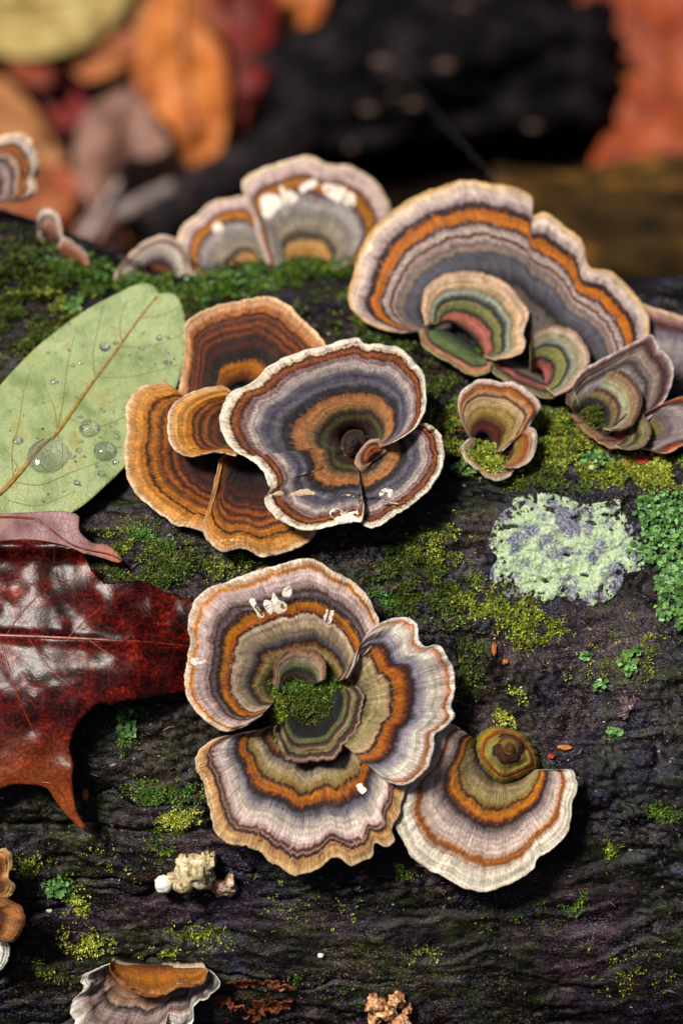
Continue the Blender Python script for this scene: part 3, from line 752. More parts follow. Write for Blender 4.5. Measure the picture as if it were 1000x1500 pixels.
cap(E4, [(838, 606), (846, 622), (860, 636), (884, 650), (902, 656), (912, 650)], [(860, 612), (872, 618), (890, 634)], cm('mossy_lip_skin', [(0, (40, 44, 16)), (.4, (70, 40, 20)), (.6, (176, 72, 30)), (.75, (120, 112, 50)), (1, (180, 120, 60))], warp=.2), name='lower_lip', seed=22, off=2, lift=2, wv=0.8, clr=3)
E6 = fungus(905, 645, 'purplish grey bracket with an orange rim, below the grey bracket with olive foot')
cap(E6, [(918, 622), (944, 604), (976, 588), (1006, 580), (1040, 588), (1056, 614), (1040, 640), (1002, 650), (974, 664), (944, 655), (926, 650)],
    [(898, 636), (906, 634), (910, 642), (908, 650)], cm('purple_zoned_cap', Z_E6, warp=.06), seed=23, off=2, lift=5, wv=0.7, clr=3)
cap(E6, [(900, 622), (916, 606), (934, 602), (948, 614), (952, 634), (942, 652), (924, 658), (908, 656)], [(890, 634), (896, 632), (900, 640), (898, 650)], cm('olive_zoned_cap', [(0, (60, 24, 14)), (.2, (180, 66, 32)), (.34, (60, 30, 18)), (.5, (126, 122, 54)), (.62, (52, 38, 28)), (.75, (134, 128, 66)), (1, (120, 96, 70))], warp=.1), name='inner_cap', seed=44, dip=.3, off=4.5, lift=2, wv=.7, clr=5)
E7 = fungus(1015, 535, 'lilac bracket half hidden behind the tip of the largest bracket')
cap(E7, [(905, 520), (915, 470), (930, 446), (940, 444), (959, 452), (1000, 462), (1040, 476), (1075, 510), (1085, 560), (1060, 600)],
    [(975, 575), (985, 560), (1005, 556), (1020, 570)], cm('purple_zoned_cap', Z_E7, warp=.06), seed=24, off=0, lift=1, wv=0.7, clr=1)

# --- small stalked bracket
Ff = fungus(712, 660, 'small upright tan and olive bracket alone on the moss')
cap(Ff, [(696, 650), (684, 634), (674, 610), (671, 588), (680, 570), (698, 558), (716, 556), (734, 561), (752, 560), (773, 572), (788, 588), (789, 599), (779, 614), (770, 632), (752, 646), (736, 660)],
    [(694, 656), (696, 640), (706, 632), (718, 640), (724, 662)], cm('tan_zoned_cap', Z_F1, warp=.07), seed=25, dip=.25, off=3.5, lift=2.5, wv=0.9, clr=4)
cap(Ff, [(764, 634), (778, 626), (786, 642), (782, 664), (766, 680), (748, 686), (736, 682)], [(738, 658), (734, 668), (732, 676)],
    cm('tan_zoned_cap', [(0, (60, 24, 16)), (.18, (150, 44, 24)), (.28, (60, 34, 20)), (.4, (150, 132, 70)), (.6, (172, 120, 66)), (.7, (140, 76, 40)), (.82, (186, 150, 116)), (1, (222, 206, 192))], warp=.06), seed=26, off=3, lift=4, wv=0.7, clr=4)
cap(Ff, [(690, 640), (674, 654), (680, 672), (694, 684), (712, 698), (728, 704), (745, 698), (752, 686)], [(708, 646), (706, 658), (722, 666), (738, 672)],
    cm('mossy_lip_skin', Z_F3, warp=.2), name='lower_lip', seed=27, off=2, lift=3, wv=0.6, clr=3, droop=2)

# --- brackets on the far side of the crest
G3 = fungus(446, 392, 'grey bracket on the crest with a row of white grazes, tallest of its trio')
g3 = cap(G3, [(392, 385), (376, 340), (371, 313), (358, 285), (357, 265), (380, 250), (424, 234), (455, 228), (481, 239), (512, 243), (538, 256), (560, 280), (571, 302), (569, 320), (556, 350), (530, 385)],
    [(428, 396), (434, 388), (446, 384), (458, 388), (464, 396)], cm('crest_zoned_cap', Z_G, warp=.05), seed=28, off=1, lift=3, wv=1.6, clr=2)
G2 = fungus(366, 400, 'orange banded bracket with one white graze, middle of the crest trio')
g2 = cap(G2, [(288, 404), (268, 396), (260, 380), (259, 360), (268, 333), (288, 316), (310, 298), (349, 289), (367, 296), (377, 320), (392, 350), (410, 385)],
    [(352, 404), (356, 396), (366, 392), (376, 396), (380, 404)], cm('crest_zoned_cap', [(p_, c_) for p_, c_ in Z_G], warp=.06), seed=29, off=0.5, lift=2, wv=1.7, clr=1.5)
G1 = fungus(228, 402, 'smallest pale bracket of the crest trio, next to the orange banded one')
cap(G1, [(168, 410), (169, 402), (178, 386), (200, 362), (226, 347), (257, 350), (272, 366), (280, 400)],
    [(212, 408), (218, 400), (228, 397), (238, 400), (244, 408)], cm('crest_zoned_cap', [(0, (150, 84, 40)), (.2, (96, 52, 30)), (.28, (60, 44, 52)), (.4, (120, 104, 112)), (.6, (186, 174, 174)), (.78, (196, 180, 172)), (.84, (96, 62, 50)), (.9, (196, 166, 136)), (1, (226, 208, 180))], warp=.06), seed=30, off=0.5, lift=2, wv=1.8, clr=1.5)
for poly in ([(381, 300), (384, 288), (396, 284), (411, 290), (413, 300), (404, 309), (395, 320), (386, 317)],
             [(409, 272), (417, 276), (430, 282), (438, 288), (428, 297), (416, 297)],
             [(439, 272), (450, 266), (461, 262), (464, 272), (452, 278), (442, 284)],
             [(472, 271), (490, 271), (508, 276), (505, 286), (496, 296), (484, 290), (476, 284)],
             [(503, 296), (509, 284), (518, 284), (520, 298), (512, 305)]):
    scar(g3, poly, h=0.7)
scar(g2, [(311, 333), (318, 324), (325, 330), (327, 340), (318, 343)], h=0.7)

# --- curled bracket at the left end of the crest and the two tiny ones
H = fungus(-22, 322, 'curled tan bracket on the swollen mossy end of the crest')
hz = [(0, (60, 40, 36)), (.3, (110, 84, 76)), (.42, (188, 170, 160)), (.52, (80, 52, 46)), (.60, (196, 166, 140)), (.68, (140, 76, 34)), (.76, (180, 118, 62)), (.80, (70, 42, 34)), (.86, (208, 186, 164)), (.94, (226, 204, 172)), (1, (222, 176, 110))]
cap(H, [(-70, 250), (-50, 216), (-20, 202), (4, 198), (22, 194), (36, 195), (47, 206), (55, 225), (59, 245), (53, 262), (55, 275), (45, 288), (25, 296), (2, 293), (-14, 302)],
    [(-34, 300), (-32, 282), (-24, 272), (-20, 284), (-22, 300)], cm('crest_zoned_cap', hz, warp=.08), seed=31, off=1, lift=3, nrm=unit(np.array([0, -0.62, 0.78])), clr=1.0, ruffle=1.6)
H2 = fungus(76, 352, 'tiny pale bracket curling up near the swollen mossy end of the crest')
cap(H2, [(58, 350), (56, 330), (54, 316), (60, 306), (74, 306), (86, 316), (90, 332), (92, 352)], [(70, 358), (76, 354), (82, 358)], cm('crest_zoned_cap', [(0, (90, 60, 44)), (.5, (150, 112, 90)), (.8, (200, 180, 160)), (1, (226, 212, 196))], warp=.1), seed=32, off=1, lift=3, wv=2.0, clr=1, cup=3)
H3 = fungus(108, 385, 'tiny brown bracket leaning over the mossy crest towards the pale trio')
cap(H3, [(86, 360), (92, 348), (104, 352), (118, 366), (128, 376), (131, 388)], [(92, 382), (104, 388), (112, 394)], cm('crest_zoned_cap', [(0, (80, 50, 36)), (.5, (130, 88, 66)), (.8, (170, 130, 104)), (1, (216, 190, 170))], warp=.1), seed=33, off=1, lift=2, wv=1.8, clr=1)

# --- ragged bracket low on the log
I = fungus(232, 1412, 'ragged brown bracket with frilly white rim, low on the log')
cap(I, [(158, 1412), (140, 1420), (120, 1430), (116, 1440), (122, 1450), (108, 1466), (104, 1482), (112, 1494), (110, 1512), (130, 1530), (160, 1536), (176, 1528), (196, 1540), (222, 1534), (238, 1520), (246, 1500), (262, 1502), (282, 1494), (284, 1472), (300, 1466), (310, 1456), (320, 1440), (316, 1428), (306, 1420)],
    [(172, 1412), (190, 1418), (215, 1420), (240, 1420), (265, 1418), (290, 1418)], cm('ragged_zoned_cap', Z_I, warp=.12, sat=.75), seed=34, off=2, lift=7, wv=0.1, clr=4, ruffle=3.2, jit=4.0)
cap(I, [(160, 1414), (162, 1428), (174, 1442), (188, 1452), (212, 1460), (236, 1460), (256, 1450), (278, 1446), (298, 1440), (306, 1424)],
    [(168, 1406), (190, 1410), (215, 1412), (240, 1412), (265, 1412), (296, 1414)], cm('wet_brown_cap', [(0, (96, 52, 24)), (.2, (160, 92, 40)), (.5, (186, 112, 54)), (.7, (150, 92, 52)), (.9, (176, 124, 80)), (1, (120, 76, 50))], warp=.15, wet=1.0), name='inner_cap', seed=35, off=4, lift=7, wv=0.1, clr=8, ruffle=2.2)

# --- lumpy bracket at the left end
J = fungus(-20, 1345, 'lumpy amber bracket with white lower fringe, stacked on the lower side of the log')
cap(J, [(-30, 1262), (-10, 1246), (8, 1246), (18, 1262), (14, 1286), (20, 1300), (8, 1318), (-10, 1322)], [(-34, 1300), (-30, 1290), (-24, 1300)], cm('wet_amber_cap', [(0, (90, 44, 20)), (.4, (170, 100, 46)), (.6, (110, 58, 28)), (.8, (190, 134, 80)), (1, (206, 170, 120))], warp=.2, wet=1.0), seed=36, off=3, lift=6, wv=.2, clr=4, ruffle=2.5, jit=3)
cap(J, [(-30, 1322), (-8, 1314), (14, 1316), (32, 1330), (38, 1350), (30, 1370), (14, 1378), (-12, 1376)], [(-36, 1350), (-30, 1342), (-26, 1352)], cm('wet_amber_cap', [(0, (70, 34, 18)), (.35, (150, 62, 26)), (.55, (100, 50, 28)), (.75, (186, 130, 80)), (1, (150, 104, 66))], warp=.2, wet=1.0), seed=37, off=4, lift=6, wv=.2, clr=5, ruffle=2.5, jit=3)
cap(J, [(-34, 1372), (-12, 1366), (6, 1376), (14, 1394), (10, 1414), (0, 1424), (-20, 1430)], [(-40, 1398), (-36, 1390), (-32, 1400)], cm('white_fringe', [(0, (150, 110, 80)), (.4, (200, 180, 160)), (.7, (236, 230, 222)), (1, (250, 248, 244))], warp=.2), seed=38, off=2, lift=4, wv=.2, clr=3, ruffle=2, jit=3)
# ------------------------------------------------------------------ flat-ish sheets: leaves and crusts
def sheet(name, outline, surf, mat, parent=None, step=5.0, thick=0.5, nb=None, origin=None, hole=None, closed_spline=True, hextra=None, matb=None):
    plen = np.linalg.norm(np.diff(np.asarray(outline + outline[:1], float), axis=0), axis=1).sum()
    nb = nb or int(plen / (step * 0.7))
    b = crom(outline, nb, True)
    x0, y0 = b.min(0); x1, y1 = b.max(0)
    gx, gy = np.meshgrid(np.arange(x0, x1, step), np.arange(y0, y1, step * 0.87))
    gx = gx + (np.arange(gx.shape[0]) % 2)[:, None] * step * 0.5
    g = np.stack([gx.ravel(), gy.ravel()], -1) + rng.uniform(-.18, .18, (gx.size, 2)) * step
    # inside test and distance from the border
    px, py = g[:, 0], g[:, 1]
    ins = np.zeros(len(g), bool)
    bx, by = b[:, 0], b[:, 1]; ex, ey = np.roll(bx, -1), np.roll(by, -1)
    for i in range(nb):
        cnd = (by[i] > py) != (ey[i] > py)
        if not cnd.any(): continue
        xx = (ex[i] - bx[i]) * (py - by[i]) / (ey[i] - by[i] + 1e-12) + bx[i]
        ins ^= cnd & (px < xx)
    g = g[ins]
    if len(g):
        keep = np.ones(len(g), bool)
        for k in range(0, len(g), 2000):
            d2 = ((g[k:k + 2000, None] - b[None]) ** 2).sum(-1).min(1)
            keep[k:k + 2000] = d2 > (step * 0.45) ** 2
        g = g[keep]
    pts = np.vstack([b, g])
    vin = [Vector(p) for p in pts]
    r = geometry.delaunay_2d_cdt(vin, [], [list(range(nb))], 1, 1e-4)
    vo = np.array([tuple(v) for v in r[0]]); fo = [list(f) for f in r[2]]
    if hole is not None:
        cen = np.array([vo[f].mean(0) for f in fo])
        keep = ~hole(cen[:, 0], cen[:, 1])
        fo = [f for f, k in zip(fo, keep) if k]
        used = np.unique(np.concatenate(fo)); mp = -np.ones(len(vo), int); mp[used] = np.arange(len(used))
        vo = vo[used]; fo = [[int(mp[i]) for i in f] for f in fo]
    if surf.on == 'log' or True:
        P = surf.at(vo[:, 0], vo[:, 1])
    if hextra is not None:
        P = P + surf.n * hextra(vo[:, 0], vo[:, 1])[:, None]
    # orient the faces to the camera side
    f0 = np.array([f[:3] for f in fo])
    fn = np.cross(P[f0[:, 1]] - P[f0[:, 0]], P[f0[:, 2]] - P[f0[:, 0]])
    flip = (fn @ surf.n) < 0
    fo = [f[::-1] if k else f for f, k in zip(fo, flip)]
    n = len(P)
    V = np.vstack([P, P - surf.n * thick])
    edges = {}
    for f in fo:
        for i in range(len(f)):
            edges[(f[i], f[(i + 1) % len(f)])] = 1
    F = fo + [[i + n for i in f[::-1]] for f in fo]
    mi = [0] * len(fo) + [1 if matb else 0] * len(fo)
    for (a, c) in edges:
        if (c, a) not in edges:
            F.append([c, a, a + n, c + n]); mi.append(0)
    uv = np.vstack([vo, vo]) * 0.02
    return mesh(name, V, F, parent, (mat, matb) if matb else (mat,), origin=origin, uv=uv, matidx=mi)

def tube(name, P, r, mat, parent=None, seg=6, origin=None, flat=1.0, nrm=None):
    P = np.asarray(P, float); n = len(P)
    r = np.asarray(r, float) + np.zeros(n)
    T = np.gradient(P, axis=0); T /= np.linalg.norm(T, axis=1)[:, None] + 1e-9
    ref = np.array([0, 0, 1.0]) if nrm is None else nrm
    sx = np.cross(T, ref); sx /= np.linalg.norm(sx, axis=1)[:, None] + 1e-9
    sy = np.cross(sx, T)
    V = []
    for k in range(seg):
        a = 2 * math.pi * k / seg
        V.append(P + sx * (r * math.cos(a))[:, None] + sy * (r * flat * math.sin(a))[:, None])
    V = np.stack(V, 1).reshape(-1, 3)
    F = []
    for i in range(n - 1):
        for k in range(seg):
            k2 = (k + 1) % seg
            F.append([i * seg + k, i * seg + k2, (i + 1) * seg + k2, (i + 1) * seg + k])
    F.append(list(range(seg))[::-1]); F.append([(n - 1) * seg + k for k in range(seg)])
    return mesh(name, V, F, parent, (mat,), origin=origin)

def on_surf_tube(name, pts, surf, r0, r1, mat, parent, n=30, lift=0.05, seg=6):
    q = crom(pts, n)
    P = surf.at(q[:, 0], q[:, 1]) + surf.n * lift
    return tube(name, P, np.linspace(r0, r1, n), mat, parent, seg, nrm=surf.n, flat=0.6)

# --- the pale green leaf
def mat_green_leaf():
    t = NT('green_leaf_skin')
    uvn = t.n('ShaderNodeUVMap'); uvn.uv_map = 'UVMap'
    u = uvn.outputs[0]
    wob = t.n('ShaderNodeVectorMath', operation='ADD')
    t.l(u, wob.inputs[0])
    nn = t.n('ShaderNodeTexNoise'); t.l(u, nn.inputs['Vector']); nn.inputs['Scale'].default_value = 4.0
    sc = t.n('ShaderNodeVectorMath', operation='SCALE'); t.l(nn.outputs[1], sc.inputs[0]); sc.inputs['Scale'].default_value = 0.16
    t.l(sc.outputs[0], wob.inputs[1])
    v1 = t.voro(wob.outputs[0], 3.4, 'DISTANCE_TO_EDGE')
    v2 = t.voro(wob.outputs[0], 13.0, 'DISTANCE_TO_EDGE')
    n1 = t.noise(u, 1.1, 4.0, 0.6)
    n2 = t.noise(u, 26.0, 3.0, 0.7)
    c = t.ramp(n1, [(0.34, (120, 140, 88)), (0.46, (144, 162, 112)), (0.56, (160, 176, 124)), (0.68, (152, 150, 90))])
    k = t.mapr(n2, 0.3, 0.7, 0.72, 1.25)
    kc = t.n('ShaderNodeCombineColor')
    for i in range(3): t.l(k, kc.inputs[i])
    c = t.mix(1.0, c, kc.outputs[0], 'MULTIPLY')
    c = t.mix(t.mapr(v2, 0.0, 0.05, 0.28, 0.0), c, rgba((120, 124, 60)))
    c = t.mix(t.mapr(v1, 0.0, 0.018, 0.62, 0.0), c, rgba((146, 124, 50)))
    sp = t.noise(u, 5.2, 2.0, 0.5)
    c = t.mix(t.mapr(sp, 0.705, 0.725, 0, 0.92), c, rgba((34, 30, 26)))
    st = t.noise(u, 0.9, 5.0, 0.75)
    c = t.mix(t.mapr(st, 0.62, 0.72, 0, 0.5), c, rgba((120, 104, 66)))
    h = t.math('ADD', t.mapr(v1, 0, 0.06, 0.0, 1.0), t.math('MULTIPLY', n2, 0.7))
    return t.out(c, 0.42, t.bump(h, 0.45, 0.22), Specular_IOR_Level=0.4)

def seg_dist(px, py, ax, ay, bx, by):
    dx, dy = bx - ax, by - ay
    t = ((px - ax) * dx + (py - ay) * dy) / (dx * dx + dy * dy)
    return ((px - ax) * dy - (py - ay) * dx) / math.hypot(dx, dy), t

def h_green(px, py):
    d, t = seg_dist(px, py, -80, 775, 233, 431)
    d = d * 0.2
    return 0.045 * np.abs(d) + 0.9 * fbm(px / 90.0, py / 90.0, 4.4, 2) - 0.0016 * d * d * 4 + 2.0

GL_OUT = [(233, 431), (229, 422), (217, 415), (196, 418), (168, 432), (133, 450), (88, 481), (46, 516), (0, 565), (-45, 620), (-80, 690), (-98, 748), (-92, 772), (-62, 780), (0, 771), (35, 767), (88, 758), (122, 740), (157, 709), (185, 681), (218, 640), (240, 606), (257, 571), (268, 535), (273, 500), (273, 478), (268, 450), (259, 434), (245, 428), (236, 431)]
pG = log_hit(120, 620)[0]
S_GL = Surf(pG, unit(log_normal(pG) + 0.5 * (-fwd)), h_green, 4.0, relief=False)
M_GL = mat_green_leaf()
green_leaf = sheet('green_leaf', GL_OUT, S_GL, M_GL, None, step=4.2, thick=0.5, origin=pG)
tag(green_leaf, 'pale green oval leaf with notched tip and water drops, under the brown bracket edge', 'leaf')
M_RIB = mat_simple('leaf_rib', (120, 92, 36), (176, 142, 66), 0.8, 0.5, 0.3, 0.1)
M_VEIN = mat_simple('leaf_vein', (128, 116, 52), (150, 134, 66), 1.0, 0.5, 0.2, 0.1)
MID = [(-92, 780), (-40, 748), (0, 723), (30, 692), (57, 660), (84, 634), (112, 594), (140, 555), (175, 507), (205, 465), (230, 434)]
on_surf_tube('midrib', MID, S_GL, 0.95, 0.3, M_RIB, green_leaf, 60, 0.1, 8)
for v in ([(20, 702), (18, 660), (28, 620), (36, 570), (48, 535)], [(84, 634), (80, 600), (66, 565), (60, 548)], [(84, 630), (92, 590), (100, 530), (114, 478)], [(140, 555), (136, 520), (144, 480), (152, 444)], [(178, 502), (176, 470), (186, 440)],
          [(175, 508), (210, 508), (245, 500), (268, 488)], [(148, 553), (190, 552), (230, 543), (262, 534)], [(100, 612), (140, 625), (180, 612), (232, 590)], [(84, 636), (90, 656), (92, 690)], [(24, 706), (60, 710), (110, 690), (170, 668)], [(0, 723), (20, 735), (60, 740), (110, 720)], [(205, 466), (235, 462), (262, 450)], [(30, 692), (10, 660), (-20, 640)], [(0, 723), (-30, 700), (-60, 690)]):
    on_surf_tube('vein', v, S_GL, 0.2, 0.08, M_VEIN, green_leaf, 24, 0.03, 5)

# --- water drops
def mat_water():
    t = NT('water')
    return t.out((1, 1, 1, 1), 0.0, None, Transmission_Weight=0.96, IOR=1.33, Specular_IOR_Level=0.5)
M_WATER = mat_water()
DROP_MESH = None
def drop(px, py, r, label, sx=1.0, rot=0.0):
    global DROP_MESH
    P = S_GL.at(np.array([px], float), np.array([py], float))[0]
    if DROP_MESH is None:
        V, F = [], []
        NR, NS = 9, 28
        for i in range(NR):
            a = (i / NR) * math.radians(88)
            for k in range(NS):
                b = 2 * math.pi * k / NS
                V.append((math.cos(a) * math.cos(b), math.cos(a) * math.sin(b), 0.74 * math.sin(a)))
        V.append((0, 0, 0.74)); V.append((0, 0, -0.02))
        for i in range(NR - 1):
            for k in range(NS):
                k2 = (k + 1) % NS
                F.append((i * NS + k, i * NS + k2, (i + 1) * NS + k2, (i + 1) * NS + k))
        for k in range(NS):
            k2 = (k + 1) % NS
            F.append(((NR - 1) * NS + k, (NR - 1) * NS + k2, NR * NS))
            F.append((k2, k, NR * NS + 1))
        me = bpy.data.meshes.new('water_drop')
        me.from_pydata(V, [], F)
        me.polygons.foreach_set('use_smooth', np.ones(len(me.polygons), bool))
        me.materials.append(M_WATER)
        DROP_MESH = me
    o = bpy.data.objects.new('water_drop', DROP_MESH)
    col.objects.link(o)
    rr = r * 0.25
    o.scale = (rr * S * sx, rr * S, rr * S * (0.9 if r < 16 else 0.5))
    q = Vector(S_GL.n).to_track_quat('Z', 'Y')
    from mathutils import Quaternion
    o.rotation_mode = 'QUATERNION'
    o.rotation_quaternion = q @ Quaternion((0, 0, 1), rot)
    o.location = Vector((P + S_GL.n * 0.05) * S)
    return tag(o, label, 'water drop', 'water drops on the green leaf')
drop(70, 669, 24, 'widest flat water drop on the green leaf, against its midrib', 1.05, 0.6)
drop(154, 662, 13.5, 'big round water drop on the green leaf, farther from its midrib than its equal neighbour')
drop(131, 629, 12.5, 'big round water drop on the green leaf, between the midrib and its equal neighbour')
for x, y, r in ((154, 508, 7), (80, 560, 5.2), (246, 531, 5), (26, 646, 6.5), (106, 668, 5), (149, 694, 5), (170, 677, 4.2), (150, 602, 4.2), (172, 641, 4), (116, 660, 4), (113, 707, 4), (233, 495, 4)):
    drop(x, y, r, 'small round water drop sitting on the green leaf')
for x, y, r in ((246, 494, 3), (208, 510, 3.5), (206, 525, 3), (245, 517, 2.5), (256, 525, 2.2), (119, 532, 3.5), (107, 536, 3), (171, 633, 3.5), (71, 517, 2), (118, 611, 3), (171, 621, 2.5), (120, 647, 2.5), (110, 637, 2), (124, 669, 2.2), (170, 502, 3.5), (142, 682, 2.5), (118, 710, 2.2), (44, 659, 2), (55, 642, 2), (163, 625, 2), (168, 604, 2), (175, 655, 1.8), (147, 641, 1.6), (96, 655, 1.8), (180, 600, 1.6), (64, 590, 1.8), (210, 488, 1.8), (190, 520, 1.6), (222, 540, 1.6), (93, 720, 1.8), (64, 735, 1.8), (160, 590, 1.7)):
    drop(x, y, r, 'tiny water bead on the green leaf')

# --- the wet red leaf and the purple one
def mat_red_leaf():
    t = NT('wet_red_leaf_skin')
    uvn = t.n('ShaderNodeUVMap'); uvn.uv_map = 'UVMap'
    u = uvn.outputs[0]
    n1 = t.noise(u, 0.9, 4.0, 0.65)
    n2 = t.noise(u, 9.0, 4.0, 0.7)
    v1 = t.voro(u, 2.6, 'DISTANCE_TO_EDGE')
    f = t.math('ADD', t.math('MULTIPLY', n1, 0.55), t.math('MULTIPLY', n2, 0.45))
    c = t.ramp(f, [(0.36, (10, 1, 1)), (0.46, (30, 3, 3)), (0.53, (66, 8, 6)), (0.60, (118, 26, 10)), (0.69, (190, 82, 32))])
    sx = t.n('ShaderNodeSeparateXYZ'); t.l(u, sx.inputs[0])
    tip = t.mapr(sx.outputs[1], 21.2, 23.6, 0.0, 0.7)
    c = t.mix(tip, c, t.ramp(n2, [(0.3, (104, 36, 16)), (0.7, (190, 100, 46))]))
    c = t.mix(t.mapr(v1, 0.0, 0.02, 0.35, 0.0), c, rgba((140, 62, 30)))
    wr = t.noise(t.mapping(u, (1.0, 1.0, 1)), 4.2, 4.0, 0.55, 1.6)
    wr2 = t.noise(u, 11.0, 3.0, 0.6, 1.0)
    h = t.math('ADD', t.math('MULTIPLY', wr, 1.0), t.math('MULTIPLY', wr2, 0.25))
    return t.out(c, 0.30, t.bump(h, 0.34, 0.35), Specular_IOR_Level=0.1, Coat_Weight=0.42, Coat_Roughness=0.33)
def h_red(px, py):
    d, t = seg_dist(px, py, 0, 931, 285, 948)
    d = d * 0.2
    hump = 10.0 * sstep(300, 190, px) * np.exp(-((px - 165) / 150.0) ** 2 - ((py - 985) / 100.0) ** 2)
    return hump - 1.2 * np.exp(-(d / 1.6) ** 2) + 1.3 * fbm(px / 60.0, py / 60.0, 6.1, 3) + 2.0 - 5 * sstep(1130, 1215, py) + 4.0 * np.exp(-((py - 800) / 14.0) ** 2)
RL_OUT = [(0, 792), (44, 790), (85, 796), (118, 808), (127, 820), (137, 837), (153, 853), (177, 853), (211, 851), (238, 865), (265, 875), (288, 888), (302, 930), (298, 985), (272, 1011), (238, 1017), (204, 1024), (173, 1028), (163, 1033), (146, 1030), (129, 1043), (112, 1064), (104, 1084), (102, 1098), (107, 1118), (106, 1145), (112, 1186), (126, 1213), (114, 1209), (95, 1190), (80, 1170), (68, 1154), (44, 1149), (20, 1149), (0, 1156), (-50, 1176), (-100, 1120), (-130, 1010), (-140, 930), (-110, 850), (-60, 800)]
pR = log_hit(110, 960)[0]
S_RL = Surf(pR, unit(log_normal(pR) + 0.15 * (-fwd)), h_red, 4.0, relief=False)
M_RL = mat_red_leaf()
red_leaf = sheet('red_leaf', RL_OUT, S_RL, M_RL, None, step=4.5, thick=0.6, origin=pR)
tag(red_leaf, 'wet glossy dark red lobed leaf tucked under the rosette', 'leaf')
M_RRIB = mat_simple('red_leaf_rib', (70, 14, 10), (140, 50, 24), 0.8, 0.35, 0.3, 0.1)
on_surf_tube('midrib', [(-130, 925), (-60, 928), (0, 931), (60, 933), (146, 937), (230, 942), (285, 948)], S_RL, 0.9, 0.3, M_RRIB, red_leaf, 50, 0.05, 6)
for v in ([(40, 932), (60, 960), (80, 985), (110, 1010)], [(10, 931), (30, 900), (60, 870), (90, 850)], [(0, 931), (20, 1000), (50, 1070), (95, 1130), (112, 1190)], [(100, 935), (130, 905), (170, 880)], [(130, 937), (170, 965), (215, 990)], [(-40, 929), (-20, 990), (-10, 1060), (0, 1130)], [(62, 1146), (80, 1150), (95, 1170)]):
    on_surf_tube('vein', v, S_RL, 0.36, 0.14, M_RRIB, red_leaf, 26, 0.0, 5)

def mat_purple_leaf():
    t = NT('purple_leaf_skin')
    uvn = t.n('ShaderNodeUVMap'); uvn.uv_map = 'UVMap'
    u = uvn.outputs[0]
    v1 = t.voro(u, 5.2, 'DISTANCE_TO_EDGE'); v2 = t.voro(u, 16.0, 'DISTANCE_TO_EDGE')
    n1 = t.noise(u, 1.6, 4.0, 0.6)
    c = t.ramp(n1, [(0.3, (96, 62, 70)), (0.5, (136, 100, 108)), (0.7, (164, 124, 122))])
    sx = t.n('ShaderNodeSeparateXYZ'); t.l(u, sx.inputs[0])
    c = t.mix(t.mapr(sx.outputs[0], 2.6, 3.5, 0, 1), c, t.ramp(n1, [(0.3, (150, 74, 48)), (0.7, (206, 130, 92))]))
    c = t.mix(t.mapr(v2, 0.0, 0.07, 0.35, 0.0), c, rgba((176, 136, 112)))
    c = t.mix(t.mapr(v1, 0.0, 0.035, 0.7, 0.0), c, rgba((190, 146, 112)))
    return t.out(c, 0.5, t.bump(t.mapr(v1, 0.0, 0.06, 1.0, 0.0), 0.5, 0.25), Specular_IOR_Level=0.4)
PL_OUT = [(0, 752), (51, 750), (85, 748), (105, 751), (116, 757), (117, 778), (136, 795), (156, 798), (170, 808), (179, 820), (172, 824), (150, 817), (126, 811), (102, 809), (68, 803), (34, 799), (0, 799), (-60, 806), (-100, 790), (-60, 756)]
pP = log_hit(70, 785)[0]
S_PL = Surf(pP, unit(log_normal(pP) + 0.4 * (-fwd)), lambda px, py: 7.5 + 1.6 * fbm(px / 50.0, py / 30.0, 2.2, 2) - 6.0 * sstep(130, 185, px), 6.0, relief=False)
purple_leaf = sheet('purple_leaf', PL_OUT, S_PL, mat_purple_leaf(), None, step=3.6, thick=0.5, origin=pP)
tag(purple_leaf, 'purplish net-veined leaf lobe with a tan tip, between the green leaf and the red leaf', 'leaf')
on_surf_tube('midrib', [(-60, 764), (0, 758), (50, 760), (62, 766), (80, 780), (104, 797), (130, 806), (160, 812), (177, 820)], S_PL, 0.5, 0.2, M_RRIB, purple_leaf, 30, 0.05, 6)

# ------------------------------------------------------------------ lichens and moss
def scatter(regions):
    """regions: (cx, cy, rx, ry, angle, count, palette, size, mound) in photo pixels, thrown on to the bark"""
    PXs, PAL, SZ, MD = [], [], [], []
    for cx, cy, rx, ry, ang, n, pal, sz, md in regions:
        a = rng.normal(0, 0.5, (n, 2)) * 1.0
        a = a[(a ** 2).sum(1) < 1.4]
        x = a[:, 0] * rx; y = a[:, 1] * ry
        ca, sa = math.cos(ang), math.sin(ang)
        p = np.stack([cx + x * ca - y * sa, cy + x * sa + y * ca], -1)
        keep = fbm(p[:, 0] / 22.0, p[:, 1] / 16.0, 3.3, 3) > -0.12
        p = p[keep]
        PXs.append(p); PAL += [pal] * len(p); SZ += [sz] * len(p)
        MD += list(md * np.exp(-2 * (a[keep] ** 2).sum(1)))
    p = np.vstack(PXs)
    P = log_hit(p[:, 0], p[:, 1])
    return p, P, np.array(PAL), np.array(SZ), np.array(MD)

